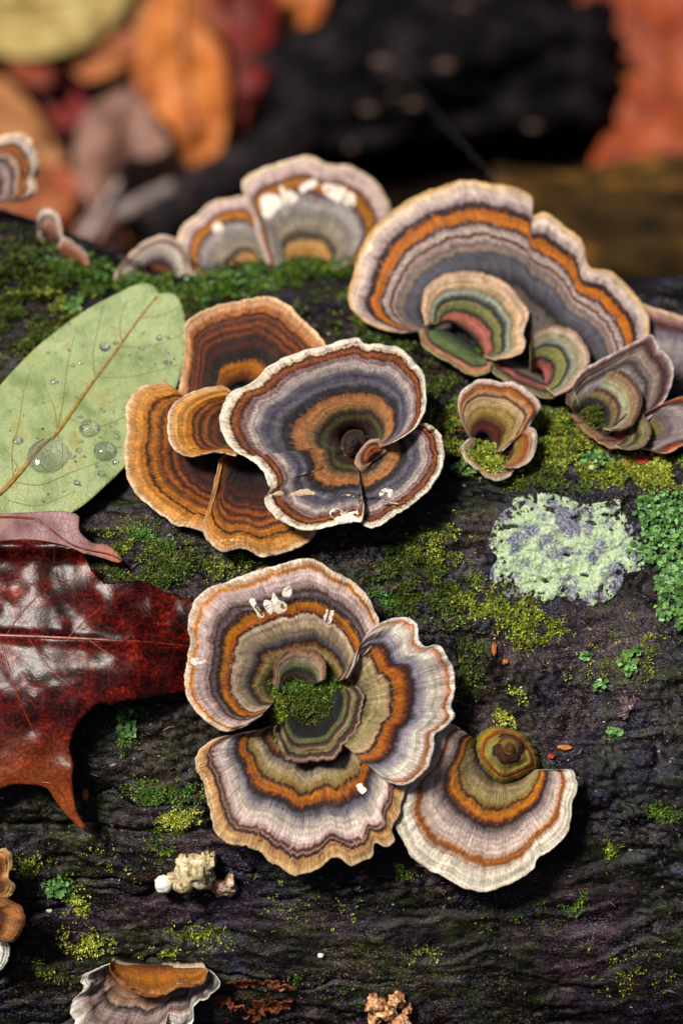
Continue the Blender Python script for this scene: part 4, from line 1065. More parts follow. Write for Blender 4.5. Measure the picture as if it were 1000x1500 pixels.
PALS = np.array([s2l(c) for c in [(34, 46, 12), (70, 98, 26), (116, 142, 38), (164, 172, 54), (200, 204, 84), (66, 112, 44), (108, 156, 80), (146, 188, 128), (96, 92, 32)]])
def moss_mesh(name, P, pal_rows, size, mound, per=6, label=None):
    N = len(P)
    nrm = log_normal(P)
    base = P + nrm * (mound * rng.uniform(0, 1, N) - 0.2)[:, None]
    base = np.repeat(base, per, 0); nr = np.repeat(nrm, per, 0); sz = np.repeat(size, per)
    M = len(base)
    rv = rng.normal(size=(M, 3)); rv -= (rv * nr).sum(1)[:, None] * nr; rv /= np.linalg.norm(rv, axis=1)[:, None]
    el = rng.uniform(0.1, 1.25, M)[:, None]
    d = rv * np.cos(el) + nr * np.sin(el)
    side = np.cross(d, nr + 0.2 * rng.normal(size=(M, 3))); side /= np.linalg.norm(side, axis=1)[:, None] + 1e-9
    L = (sz * rng.uniform(0.55, 1.35, M))[:, None]
    base = base + rv * (sz * rng.uniform(0, 0.7, M))[:, None]
    wd = L * rng.uniform(0.28, 0.5, M)[:, None]
    mid = base + d * L * 0.5 + nr * L * 0.08
    V = np.stack([base, mid - side * wd * 0.5, base + d * L, mid + side * wd * 0.5], 1).reshape(-1, 3)
    F = np.arange(M * 4).reshape(M, 4).tolist()
    colr = np.repeat(np.repeat(pal_rows, per, 0) * rng.uniform(0.55, 1.35, M)[:, None], 4, 0)
    o = mesh(name, V, F, None, (M_MOSS,), origin=LOGC, vcol=np.clip(colr, 0, 1))
    o['kind'] = 'stuff'
    if label: o['label'] = label
    return o

def pick(palidx, table):
    out = np.zeros((len(palidx), 3))
    for k, ids in table.items():
        m = palidx == k
        out[m] = PALS[rng.choice(ids, m.sum())]
    return out
TABLE = {0: [0, 1, 1, 8], 1: [1, 2, 5], 2: [1, 2, 3, 3, 8], 3: [3, 4, 4, 2], 4: [5, 6]}
REG = [
    # crest, dark mossy slope on the left
    (30, 400, 90, 60, 0.25, 2600, 0, 1.2, 3.0), (40, 470, 90, 70, 0.2, 2300, 0, 1.1, 2.0), (60, 440, 90, 60, 0.4, 700, 3, 0.8, 2.5),
    (110, 400, 70, 30, 0.3, 1500, 1, 1.1, 3.0), (200, 420, 60, 25, 0.1, 1100, 1, 1.1, 3), (300, 420, 80, 26, 0.0, 1700, 1, 1.1, 3.0), (430, 395, 100, 24, -0.1, 2300, 1, 1.1, 3.5), (500, 385, 50, 25, 0.0, 1000, 1, 1.1, 3.5),
    (560, 480, 60, 50, 0.3, 1300, 0, 1.1, 1.5), (520, 440, 40, 40, 0.0, 250, 2, 0.9, 1.0), (420, 450, 60, 30, 0, 200, 0, 1.0, 1.0), (270, 450, 40, 30, 0, 250, 0, 1.0, 1.0),
    (-60, 420, 80, 90, 0.2, 900, 0, 1.2, 2.5), (-80, 520, 80, 60, 0.2, 400, 2, 1.0, 1.5),
    # round the small bracket and below the big one
    (650, 620, 45, 70, 0.0, 900, 2, 0.9, 1.5), (640, 560, 50, 40, 0.0, 450, 0, 1.0, 1.2), (720, 540, 80, 30, 0.4, 1200, 0, 1.0, 1.0), (720, 690, 60, 28, 0.1, 500, 2, 0.9, 2.0),
    (820, 640, 70, 60, 0.3, 1300, 2, 1.0, 2.2), (900, 690, 110, 28, 0.1, 1000, 2, 1.0, 1.8), (800, 700, 90, 26, 0.05, 600, 0, 1.0, 1.2), (970, 690, 60, 26, 0.1, 450, 3, 0.9, 1.6),
    # mossy hollows under the brown and blue-grey brackets
    (220, 830, 90, 60, 0.1, 1100, 0, 1.0, 1.3), (200, 810, 80, 50, 0.1, 420, 2, 0.8, 1.2), (210, 790, 40, 25, 0.1, 200, 4, 0.9, 1.2), (330, 830, 60, 25, 0.0, 200, 2, 0.8, 1.0),
    (620, 850, 70, 70, 0.5, 1700, 0, 1.1, 1.2), (640, 810, 60, 60, 0.5, 380, 3, 0.7, 1.0), (560, 880, 25, 20, 0, 120, 4, 0.9, 1.0), (690, 880, 50, 40, 0.6, 420, 2, 0.9, 1.2),
    (770, 910, 70, 40, 0.7, 650, 2, 0.9, 1.4), (690, 960, 24, 50, 0.0, 280, 0, 1.0, 1.3), (680, 1000, 20, 40, 0.0, 120, 2, 0.8, 1.0), (745, 1040, 24, 32, 0.3, 330, 3, 0.8, 1.2),
    # lower face
    (190, 1070, 24, 36, 0.2, 190, 1, 0.9, 1.3), (150, 1030, 70, 40, 0, 120, 0, 0.9, 0.8), (240, 1160, 60, 22, 0.0, 330, 1, 0.9, 1.3), (265, 1200, 34, 18, 0.0, 330, 3, 0.8, 1.4), (245, 1230, 22, 18, 0.0, 180, 1, 1.3, 1.6),
    (85, 1300, 22, 22, 0.6, 160, 4, 1.0, 1.3), (110, 1325, 26, 24, 0.6, 150, 3, 0.8, 1.2), (125, 1380, 40, 24, 0.2, 240, 3, 0.8, 1.2), (40, 1270, 40, 20, 0.1, 150, 2, 0.8, 1.0), (70, 1420, 60, 20, 0, 130, 2, 0.8, 0.9),
    (300, 1370, 60, 18, 0.1, 200, 2, 0.8, 1.0), (230, 1395, 40, 10, 0, 120, 3, 0.7, 1.0), (590, 1290, 22, 34, 0.2, 180, 0, 0.9, 1.0), (620, 1400, 36, 14, 0.2, 160, 2, 0.8, 1.0),
    (840, 1320, 20, 20, 0, 170, 1, 0.9, 1.4), (885, 1240, 20, 14, 0.4, 100, 2, 0.8, 1.1), (970, 1190, 34, 14, 0.2, 130, 1, 0.8, 1.1), (760, 1350, 90, 40, 0.1, 120, 0, 0.8, 0.8), (930, 1420, 90, 50, 0.1, 170, 2, 0.7, 0.8), (470, 1440, 120, 30, 0, 170, 0, 0.8, 0.8),
    (940, 960, 60, 60, 0, 150, 2, 0.8, 0.9), (870, 960, 60, 40, 0, 90, 3, 0.7, 0.9), (500, 1330, 200, 60, 0, 110, 2, 0.7, 0.7), (150, 1250, 120, 60, 0, 130, 2, 0.7, 0.8),
    (1080, 800, 80, 160, 0, 700, 0, 1.0, 1.5), (-80, 1300, 80, 160, 0, 400, 2, 0.9, 1.0),
]
_, Pm, pal, sz, md = scatter(REG)
moss_mesh('moss', Pm, pick(pal, TABLE), sz, md, 6, 'green moss tufts scattered over the bark of the log')

# moss cushion in the hollow of the rosette
def cushion(regs, name, parent, lift):
    V0, C0, n = [], [], None
    P_all = []
    for cx, cy, rx, ry, cnt, pal in regs:
        a = rng.normal(0, 0.42, (cnt, 2)); p = np.c_[cx + a[:, 0] * rx, cy + a[:, 1] * ry]
        P = log_hit(p[:, 0], p[:, 1]); nr = log_normal(P)
        P_all.append((P + nr * (lift * np.exp(-0.5 * (a ** 2).sum(1)))[:, None], pal))
    Ps = np.vstack([q[0] for q in P_all]); rows = np.vstack([pick(np.full(len(q[0]), q[1]), TABLE) for q in P_all])
    o = moss_mesh(name, Ps, rows, np.full(len(Ps), 0.9), np.full(len(Ps), 1.0), 6)
    og = np.array(parent['_o'])
    o.location = Vector((LOGC - og) * S)
    o.parent = parent
    return o
cushion([(462, 1016, 100, 50, 420, 1), (490, 1006, 60, 26, 160, 1), (446, 1034, 70, 50, 760, 0), (480, 1040, 50, 30, 160, 0), (412, 1056, 16, 60, 130, 2)], 'moss', A, 3.0)
cushion([(706, 676, 36, 20, 260, 2), (722, 690, 34, 14, 160, 3)], 'moss', Ff, 4.0)
cushion([(866, 620, 30, 22, 200, 0), (850, 600, 20, 20, 120, 2)], 'moss', E4, 4.0)

def flakes(name, spots, label=None, cat=None, group=None, tint=None, stuff=False, clus=True):
    """leafy lichen: small lobed, cupped flakes overlapping each other; spots = rows (px, py, size mm, tilt)"""
    s = np.asarray(spots, float)
    P = log_hit(s[:, 0], s[:, 1])
    N = len(s); nr = log_normal(P)
    rv = rng.normal(size=(N, 3)); t1 = np.cross(nr, rv); t1 /= np.linalg.norm(t1, axis=1)[:, None]
    nn = nr + t1 * rng.uniform(0, 0.75, N)[:, None]; nn /= np.linalg.norm(nn, axis=1)[:, None]
    a1 = np.cross(nn, rv); a1 /= np.linalg.norm(a1, axis=1)[:, None]; a2 = np.cross(nn, a1)
    n = 14
    V = [P + nn * (0.5 + rng.uniform(0, 1.4, N))[:, None]]
    ph = rng.uniform(0, 6.28, N)
    for k in range(n):
        a = 2 * math.pi * k / n
        r = s[:, 2] * (0.72 + 0.30 * np.cos(3 * a + ph) * np.cos(a * 2 + ph * 1.7) + 0.22 * rng.uniform(-1, 1, N))
        V.append(V[0] + a1 * (r * math.cos(a))[:, None] + a2 * (r * math.sin(a))[:, None] + nn * (0.22 * s[:, 2] + 0.16 * s[:, 2] * rng.uniform(-1, 1, N))[:, None])
    V = np.stack(V, 1)
    V = V.reshape(-1, 3)
    F = []
    for i in range(N):
        b = i * (n + 1)
        for k in range(n):
            F.append((b, b + 1 + k, b + 1 + (k + 1) % n))
    tint = tint if tint is not None else [5, 6, 6, 7]
    c = np.repeat(PALS[rng.choice(tint, N)] * rng.uniform(0.32, 1.15, N)[:, None], n + 1, 0)
    o = mesh(name, V, F, None, (M_LICH,), origin=V.mean(0), vcol=np.clip(c, 0, 1), smooth=True)
    if stuff: o['kind'] = 'stuff'
    if label: tag(o, label, cat, group)
    return o
def spots(cx, cy, rx, ry, n, sz, ang=0.0):
    a = rng.uniform(-1, 1, (n * 2, 2)); a = a[(a ** 2).sum(1) < 1][:n]
    w = 1 + 0.35 * fbm(a[:, 0] * 3 + cx, a[:, 1] * 3 + cy, 0.0, 2)
    x, y = a[:, 0] * rx * w, a[:, 1] * ry * w
    ca, sa = math.cos(ang), math.sin(ang)
    return np.c_[cx + x * ca - y * sa, cy + x * sa + y * ca, rng.uniform(0.5, 1.15, len(a)) * sz]
GL = 'leafy green lichens on the bark'
flakes('leafy_lichen', np.vstack([spots(985, 790, 55, 62, 800, 1.05), spots(965, 745, 30, 24, 170, 0.95)]), 'ruffled green lichen mat touching the pale crusty lichen', 'lichen', GL)
flakes('leafy_lichen', spots(1000, 872, 42, 46, 480, 1.05), 'ruffled green lichen mat just below the mat touching the pale crust', 'lichen', GL)
flakes('leafy_lichen', np.vstack([spots(480, 382, 44, 16, 130, 1.3), spots(420, 388, 40, 14, 110, 1.2), spots(520, 376, 18, 14, 50, 1.3)]), 'bright leafy lichen fringe on the crest in front of the white-grazed bracket', 'lichen', GL)
flakes('leafy_lichen', np.vstack([spots(300, 408, 60, 12, 130, 1.1), spots(350, 408, 40, 14, 80, 1.2)]), 'leafy lichen fringe on the crest in front of the orange banded bracket', 'lichen', GL)
flakes('leafy_lichen', np.vstack([spots(110, 398, 50, 14, 120, 1.1, 0.3), spots(160, 408, 40, 10, 70, 1.0)]), 'leafy lichen on the mossy crest beside the two tiny brackets', 'lichen', GL)
flakes('leafy_lichen', spots(108, 448, 16, 13, 60, 1.0), 'small round leafy lichen just above the green leaf edge', 'lichen', GL)
for (cx, cy, rx, ry, n, lab) in ((680, 690, 18, 9, 50, 'mint lichen sprig at the foot of the small upright bracket'), (870, 676, 22, 10, 60, 'mint lichen sprig below the grey bracket with olive foot'),
        (921, 970, 16, 20, 60, 'bright lichen tuft alone on bare bark below the ruffled mats'), (877, 1002, 9, 7, 20, 'tiny mint lichen scrap beside the bright lone tuft'), (856, 962, 7, 7, 14, 'tiny mint lichen scrap between the pale crust and the lone tuft'),
        (897, 1076, 11, 9, 24, 'small mint lichen scrap on purple bark near the knobbed fan'), (84, 1300, 16, 16, 46, 'rounded green lichen on the bark between the amber bracket and the pale bud cluster'),
        (188, 1062, 14, 20, 44, 'green lichen on the bark below the red leaf')):
    flakes('leafy_lichen', spots(cx, cy, rx, ry, n, 1.0), lab, 'lichen', GL)

# pale crust
def mat_crust():
    t = NT('pale_crust')
    o = t.objmm()
    n1 = t.noise(o, 0.16, 5.0, 0.7)
    n2 = t.noise(o, 1.5, 4.0, 0.75)
    v = t.voro(o, 0.9, 'F1')
    c = t.ramp(n2, [(0.30, (96, 118, 92)), (0.40, (154, 182, 138)), (0.52, (182, 204, 160)), (0.66, (220, 232, 206))])
    pu = t.ramp(n2, [(0.34, (46, 44, 66)), (0.48, (96, 92, 122)), (0.60, (150, 150, 172)), (0.72, (206, 216, 206))])
    c = t.mix(t.mapr(n1, 0.47, 0.57, 0.0, 0.92), c, pu)
    h = t.math('ADD', n2, t.math('MULTIPLY', v, 0.5))
    return t.out(c, 0.85, t.bump(h, 0.8, 0.4), Specular_IOR_Level=0.15)
PC_OUT = [(742, 745), (752, 731), (772, 724), (803, 722), (830, 728), (850, 738), (878, 736), (905, 731), (910, 748), (925, 768), (929, 785), (946, 802), (949, 816), (942, 833), (918, 840), (910, 857), (898, 874), (871, 887), (844, 884), (823, 874), (798, 880), (772, 872), (748, 875), (738, 867), (753, 853), (721, 853), (718, 836), (728, 816), (714, 802), (718, 785), (728, 758)]
pC = log_hit(830, 800)[0]
class LogSurf:
    on = 'log'
    def __init__(self, h, n): self.h = h; self.n = unit(n)
    def at(self, px, py): 
        m, lam, d = log_depth(np.asarray(px, float), np.asarray(py, float), self.h(px, py))
        return CAM + d * lam[..., None]
HOLES = [(805, 746, 9, 4, .5), (745, 772, 16, 3.5, -.2), (866, 766, 9, 3, .3), (886, 753, 6, 3, 0), (855, 842, 7, 3.5, .2), (906, 838, 5, 4, .8), (880, 862, 4, 7, .2), (798, 850, 6, 3, .5), (840, 758, 6, 3, -.4), (830, 812, 5, 3, 0), (895, 776, 4, 2.5, 0), (760, 752, 5, 2.5, .4)]
def crust_hole(x, y):
    m = np.zeros(len(x), bool)
    for cx, cy, a, b, r in HOLES:
        dx, dy = x - cx, y - cy
        u = dx * math.cos(r) + dy * math.sin(r); v = -dx * math.sin(r) + dy * math.cos(r)
        m |= (u / a) ** 2 + (v / b) ** 2 < 1 + 0.6 * vnoise(x / 4.0, y / 4.0, 1.0)
    b = np.array(PC_OUT, float)
    d = np.sqrt(((np.stack([x, y], -1)[:, None] - crom(PC_OUT, 300, True)[None]) ** 2).sum(-1).min(1))
    m |= (d < 12 + 14 * fbm(x / 9.0, y / 9.0, 2.0, 3, 0.7)) & (fbm(x / 5.0, y / 5.0, 7.0, 3, 0.7) > 0.0)
    return m
S_PC = LogSurf(lambda x, y: 0.55 + 0.3 * fbm(np.asarray(x) / 14.0, np.asarray(y) / 14.0, 2.0, 3, 0.7) + 0.12 * vnoise(np.asarray(x) / 2.5, np.asarray(y) / 2.5, 9.0), log_normal(pC))
crust = sheet('crusty_lichen', PC_OUT, S_PC, mat_crust(), None, step=2.2, thick=1.6, hole=crust_hole, origin=pC)
tag(crust, 'large pale mint crusty lichen patch with purple-grey mottling and small holes', 'lichen')

# ------------------------------------------------------------------ small things on the bark
def lump(name, px, py, rx, ry, rz, mat, parent=None, seed=1.0, amp=0.25, lift=0.3, fq=2.2, sub=4, sink=0.25):
    """uneven rounded body sitting on the bark; radii in mm"""
    bm = bmesh.new()
    bmesh.ops.create_icosphere(bm, subdivisions=sub, radius=1.0)
    v = np.array([x.co for x in bm.verts]); F = [[w.index for w in f.verts] for f in bm.faces]
    bm.free()
    k = 1 + amp * fbm(v[:, 0] * fq + seed * 11, v[:, 1] * fq, v[:, 2] * fq + seed, 3)
    v = v * k[:, None] * np.array([rx, ry, rz])
    p = log_hit(px, py)[0]; n = log_normal(p)
    x = rgt - (rgt @ n) * n; x = unit(x); y = np.cross(n, x)
    V = p + n * (rz * (1 - sink)) + v[:, :1] * x + v[:, 1:2] * y + v[:, 2:3] * n
    return mesh(name, V, F, parent, (mat,), origin=p)

Kf = thing('young_fungus', log_hit(285, 1275)[0], 'cluster of pale lumpy fungus buds with one white ball, on the bare lower bark', 'mushroom')
M_BUD = mat_simple('bud_skin', (96, 84, 40), (196, 178, 130), 0.45, 0.6, 0.6, 0.5, c3=(236, 226, 200))
M_BUDW = mat_simple('white_bud_skin', (214, 208, 196), (250, 248, 240), 0.5, 0.7, 0.3, 0.2)
M_BUDB = mat_simple('brown_bud_skin', (60, 34, 30), (150, 110, 90), 0.4, 0.35, 0.5, 0.4, c3=(222, 206, 180))
lump('bud', 284, 1273, 5.0, 5.6, 4.5, M_BUD, Kf, 1.0, 0.38, fq=1.7)
lump('bud', 272, 1262, 2.6, 2.6, 3.6, M_BUD, Kf, 2.0, 0.35)
lump('bud', 306, 1258, 2.0, 3.2, 3.6, M_BUD, Kf, 2.5, 0.35)
lump('bud', 300, 1280, 2.8, 3.2, 3.2, M_BUD, Kf, 2.8, 0.35)
lump('white_bud', 241, 1292, 2.7, 2.6, 2.4, M_BUDW, Kf, 3.0, 0.10)
lump('bud_neck', 256, 1284, 2.8, 1.6, 1.8, M_BUD, Kf, 4.0, 0.3)
lump('brown_bud', 328, 1297, 4.0, 2.6, 2.2, M_BUDB, Kf, 5.0, 0.3)
lump('brown_bud', 338, 1288, 1.6, 2.4, 2.4, M_BUDB, Kf, 6.0, 0.3)

M_CHIP = mat_simple('orange_chip_skin', (150, 84, 30), (216, 140, 62), 0.8, 0.6, 0.4, 0.2)
M_CHIPR = mat_simple('red_chip_skin', (150, 34, 18), (206, 70, 40), 0.8, 0.6, 0.4, 0.2)
M_CHIPW = mat_simple('pale_chip_skin', (190, 170, 120), (236, 222, 180), 0.8, 0.7, 0.4, 0.2)
for px, py, rx, ry, m, lab in ((826, 1095, 2.0, 0.8, M_CHIP, 'orange flake on the bark beside the knobbed fan'), (806, 1108, 1.0, 0.7, M_CHIPR, 'red flake on the bark beside the knobbed fan'),
        (916, 681, 1.6, 1.1, M_CHIP, 'tan crumb on the moss below the purplish bracket'), (865, 687, 1.2, 0.9, M_CHIPW, 'pale crumb on the moss below the olive-footed bracket'),
        (938, 675, 2.6, 1.6, M_CHIPR, 'red crumb on the moss under the purplish bracket'), (740, 970, 0.9, 0.8, M_CHIP, 'orange speck on bare bark between lichen and rosette'),
        (723, 952, 0.7, 1.9, M_CHIP, 'ochre splinter on bare bark beside the orange speck'), (73, 1332, 0.9, 0.7, M_BUDW, 'white speck on the dark lower bark'),
        (126, 1163, 1.0, 1.4, M_CHIP, 'small amber crumb below the red leaf tip'), (470, 1398, 0.9, 0.8, M_BUDW, 'white speck on the bark below the lower fan')):
    o = lump('bark_crumb', px, py, rx, ry, 0.8, m, None, px * 0.1, 0.3, sub=3)
    tag(o, lab, 'crumb')

# fine crumbs, fibres and scales of bark lying everywhere on the log
def debris():
    n = 5200
    px = rng.uniform(-120, 1120, n); py = rng.uniform(430, 1560, n)
    k = fbm(px / 60.0, py / 30.0, 12.0, 3) > -0.15
    px, py = px[k], py[k]
    P = log_hit(px, py); nr = log_normal(P); N = len(P)
    t1 = AX + 0.5 * rng.normal(size=(N, 3)); t1 -= (t1 * nr).sum(1)[:, None] * nr; t1 /= np.linalg.norm(t1, axis=1)[:, None]
    t2 = np.cross(nr, t1)
    L = rng.uniform(0.25, 1.0, N) * rng.choice([0.7, 1.0, 2.2], N, p=[.5, .4, .1]); W = rng.uniform(0.15, 0.42, N)
    up = nr * rng.uniform(0.0, 0.35, N)[:, None]
    tl = nr * (L * rng.uniform(-.3, .5, N))[:, None]
    c = P + up
    V = np.stack([c - t1 * L[:, None] - t2 * (W * .5)[:, None], c - t2 * W[:, None] + tl * .3, c + t1 * L[:, None] + tl, c + t2 * W[:, None] + nr * 0.2, c - nr * 0.3], 1).reshape(-1, 3)
    b = np.arange(N)[:, None] * 5
    F = np.vstack([b + [0, 1, 2], b + [0, 2, 3], b + [1, 0, 4], b + [2, 1, 4], b + [3, 2, 4], b + [0, 3, 4]]).tolist()
    tint = np.array([s2l(x) for x in [(40, 26, 24), (70, 48, 44), (96, 74, 84), (130, 110, 124), (110, 84, 50), (60, 56, 26), (170, 150, 150), (120, 60, 34)]])
    ch = tint[rng.choice(8, N, p=[.24, .2, .16, .1, .12, .1, .03, .05])]
    o = mesh('bark_debris', V, F, None, (M_LICH,), origin=LOGC, vcol=np.repeat(ch, 5, 0), smooth=False)
    o['kind'] = 'stuff'; o['label'] = 'fine bark crumbs and fibres strewn over the log'
debris()

# peeling bark strips low down, and the tan lumps
M_STRIP = mat_simple('peeling_bark', (60, 22, 12), (122, 62, 34), 0.25, 0.5, 0.6, 0.6, c3=(170, 110, 64), stretch=(0.4, 1, 1))
def strip(pts, w0, w1, label, seed, mat=None):
    """flat, frayed ribbon of bark lifting off the log"""
    n, m = 60, 7
    q = crom(pts, n)
    P = log_hit(q[:, 0], q[:, 1], 0.6)
    nr = log_normal(P)
    T = np.gradient(P, axis=0); T /= np.linalg.norm(T, axis=1)[:, None]
    sd = np.cross(nr, T)
    s = np.arange(n) / 4.0
    fade = np.sin(np.linspace(0.15, math.pi - 0.15, n)) ** 0.5
    w = np.linspace(w0, w1, n) * fade
    up = w * (1 + 0.6 * fbm(s, s * 0 + seed, 0, 3, 0.7)); dn = w * (1 + 0.6 * fbm(s, s * 0 + seed + 9, 0, 3, 0.7))
    rows = []
    for k in range(m):
        f = k / (m - 1) * 2 - 1
        wd = np.where(f > 0, up, dn) * f
        lift = 0.5 + 1.6 * (0.5 + 0.5 * f) ** 2 + 0.4 * fbm(s * 1.5, s * 0 + f * 2, seed, 3)
        rows.append(P + sd * wd[:, None] + nr * lift[:, None])
    top = np.stack(rows, 0); bot = top - nr[None] * 0.7
    V = np.vstack([top.reshape(-1, 3), bot.reshape(-1, 3)])
    idx = np.arange(m * n).reshape(m, n); o_ = m * n
    Q = np.stack([idx[:-1, :-1], idx[:-1, 1:], idx[1:, 1:], idx[1:, :-1]], -1).reshape(-1, 4)
    F = Q.tolist() + (Q[:, ::-1] + o_).tolist()
    ring = list(idx[0, :]) + list(idx[1:, -1]) + list(idx[-1, -2::-1]) + list(idx[-2:0:-1, 0])
    for a, b in zip(ring, ring[1:] + ring[:1]):
        F.append([int(a), int(a) + o_, int(b) + o_, int(b)])
    o = mesh('bark_strip', V, F, None, (mat or M_STRIP,), origin=P.mean(0), smooth=False)
    tag(o, label, 'bark')
strip([(302, 1458), (320, 1462), (345, 1472), (360, 1478)], 1.6, 2.2, 'short red-brown peeling bark strip next to the ragged bracket', 1.0)
strip([(362, 1492), (380, 1476), (405, 1472), (430, 1462)], 3.2, 1.8, 'curled tan-edged peeling bark strip beside the short one', 2.0)
strip([(330, 1440), (365, 1438), (400, 1440), (432, 1446)], 1.4, 1.6, 'thin dark peeling bark strip above the curled one', 3.0)
T_ = thing('young_fungus', log_hit(570, 1480)[0], 'group of small tan fungus buds near the bottom of the log face', 'mushroom')
M_TAN = mat_simple('tan_bud_skin', (110, 60, 30), (196, 140, 90), 0.5, 0.5, 0.5, 0.3, c3=(236, 214, 180))
for k, (x, y, a, b) in enumerate(((550, 1466, 3.0, 2.6), (580, 1460, 2.2, 2.0), (566, 1478, 2.6, 2.2), (548, 1488, 2.0, 2.4), (585, 1492, 3.0, 2.2), (596, 1472, 1.4, 1.2))):
    lump('bud', x, y, a, b, 2.2, M_TAN, T_, 20 + k, 0.4)
# bark rolled up in a small scroll on the right
strip([(918, 1052), (912, 1040), (922, 1026), (936, 1020)], 2.2, 1.4, 'pale curled bark scrap on the purple bark', 4.0, mat_simple('pale_bark', (60, 46, 46), (130, 108, 112), 0.4, 0.6, 0.6, 0.5, c3=(190, 170, 170)))

# ------------------------------------------------------------------ behind the log: leaf litter, stump, branches
def mat_litter(name, c1, c2, c3, wet=0.6):
    t = NT(name)
    uvn = t.n('ShaderNodeUVMap'); uvn.uv_map = 'UVMap'
    u = uvn.outputs[0]
    n1 = t.noise(u, 0.7, 5.0, 0.65); n2 = t.noise(u, 6.0, 3.0, 0.6)
    v1 = t.voro(u, 3.0, 'DISTANCE_TO_EDGE')
    f = t.math('ADD', t.math('MULTIPLY', n1, 0.7), t.math('MULTIPLY', n2, 0.3))
    dk = lambda q: tuple(x * 0.95 for x in q)
    c = t.ramp(f, [(0.38, dk(c1)), (0.5, dk(c2)), (0.62, dk(c3))])
    c = t.mix(t.mapr(v1, 0, 0.03, 0.3, 0), c, rgba(c1))
    return t.out(c, wet, t.bump(t.math('ADD', n2, t.mapr(v1, 0, .06, 0, 1.0)), 0.5, 0.6), Specular_IOR_Level=0.4)
ML = {
    'yellow': mat_litter('yellow_litter', (130, 104, 52), (180, 156, 90), (204, 186, 126)),
    'orange': mat_litter('orange_litter', (140, 62, 20), (200, 112, 40), (222, 146, 72)),
    'brown': mat_litter('brown_litter', (96, 48, 24), (164, 90, 46), (190, 116, 64)),
    'pink': mat_litter('pink_litter', (90, 58, 50), (142, 102, 88), (172, 132, 116)),
    'red': mat_litter('red_litter', (50, 6, 6), (104, 14, 12), (140, 30, 20)),
    'rust': mat_litter('rust_litter', (84, 26, 14), (150, 62, 26), (176, 92, 46)),
    'tan': mat_litter('tan_litter', (120, 70, 34), (170, 112, 60), (190, 138, 86)),
}
M_RIBD = mat_simple('litter_rib', (70, 34, 18), (110, 64, 34), 0.5, 0.6, 0.3, 0.2)
def litter(outline, mkey, foot, tilt, label, rib=None, lift=3.0, side=0.0, bend=0.0):
    p0 = ground_hit(foot[0], foot[1], lift)[0]
    n = unit(np.array([side, 0, 1.0]) + tilt * (-fwd))
    cx, cy = np.mean(outline, 0)
    def h(px, py):
        px = np.asarray(px, float); py = np.asarray(py, float)
        return 9.0 * fbm(px / 70.0, py / 60.0, cx * 0.1, 3, 0.45) + bend * (((px - cx) / 80.0) ** 2)
    sf = Surf(p0, n, h, lift, on='ground')
    o = sheet('fallen_leaf', outline, sf, ML[mkey], None, step=9.0, thick=0.6, origin=p0)
    tag(o, label, 'leaf')
    if rib:
        on_surf_tube('midrib', rib, sf, 1.8, 0.6, M_RIBD, o, 24, 0.3, 6)
    return o
litter([(-60, -40), (60, -60), (190, -50), (178, 20), (150, 50), (120, 68), (80, 80), (30, 84), (-20, 74), (-70, 60)], 'yellow', (60, 60), 0.5, 'large yellow-beige fallen leaf on the forest floor', [(-60, 0), (60, 5), (170, -20)], 34)
litter([(236, -30), (280, -20), (300, 40), (330, 82), (334, 150), (326, 214), (300, 258), (268, 232), (252, 190), (222, 160), (196, 120), (206, 60)], 'orange', (290, 250), 0.75, 'bright orange fallen leaf standing behind the pinkish one', [(270, -20), (270, 100), (298, 250)], 20)
litter([(100, 80), (150, 55), (205, 45), (196, 90), (160, 112), (130, 118), (106, 104)], 'brown', (150, 112), 0.6, 'small brown fallen leaf between the yellow and orange leaves', [(105, 95), (200, 60)], 22)
litter([(-60, 96), (10, 118), (48, 156), (80, 206), (98, 238), (62, 240), (20, 226), (-60, 220)], 'tan', (40, 230), 0.6, 'tan fallen leaf below the yellow-beige leaf', [(-50, 150), (20, 175), (90, 232)], 14)
litter([(60, 130), (110, 128), (130, 160), (104, 190), (80, 184)], 'red', (95, 190), 0.4, 'small dark red fallen leaf beside the tan one', [(62, 135), (104, 186)], 8)
litter([(112, 200), (128, 160), (160, 140), (192, 126), (216, 150), (232, 182), (250, 212), (216, 232), (186, 228), (168, 270), (160, 300), (178, 330), (160, 372), (120, 390), (100, 372), (118, 330), (132, 300), (112, 262)], 'pink', (140, 390), 0.8, 'pinkish grey lobed fallen leaf just behind the crest', [(120, 380), (145, 290), (170, 200), (190, 130)], 22, bend=3.0)
litter([(252, -40), (300, -40), (344, 60), (346, 110), (352, 176), (334, 150), (306, 96), (280, 40)], 'rust', (345, 160), 0.7, 'narrow rust leaf leaning by the bright orange leaf', [(280, -30), (346, 160)], 12)
litter([(336, -40), (404, -40), (406, 40), (396, 100), (372, 150), (352, 188), (344, 120), (340, 50)], 'red', (352, 186), 0.8, 'deep red fallen leaf between two orange ones', [(370, -30), (356, 180)], 26)
litter([(400, -40), (480, -40), (470, 30), (452, 90), (430, 132), (408, 122), (400, 60)], 'orange', (425, 130), 0.7, 'orange fallen leaf beside the deep red leaf', [(440, -30), (422, 126)], 20)
litter([(240, 250), (262, 244), (280, 262), (276, 290), (256, 300), (240, 284)], 'rust', (260, 296), 0.7, 'small curled rust leaf at the end of the pale twig', [(244, 255), (270, 292)], 18)
litter([(-70, 230), (40, 240), (100, 250), (110, 300), (60, 330), (-60, 300)], 'brown', (60, 320), 0.3, 'brown fallen leaf low behind the curled tan bracket', [(-60, 260), (100, 285)], 4)
litter([(876, -50), (1090, -60), (1100, 120), (1080, 250), (960, 252), (868, 248), (884, 200), (908, 150), (884, 100), (846, 72)], 'rust', (960, 250), 0.6, 'broad rust-orange fallen leaf beside the dark stump', [(870, 60), (960, 120), (1080, 220)], 16)
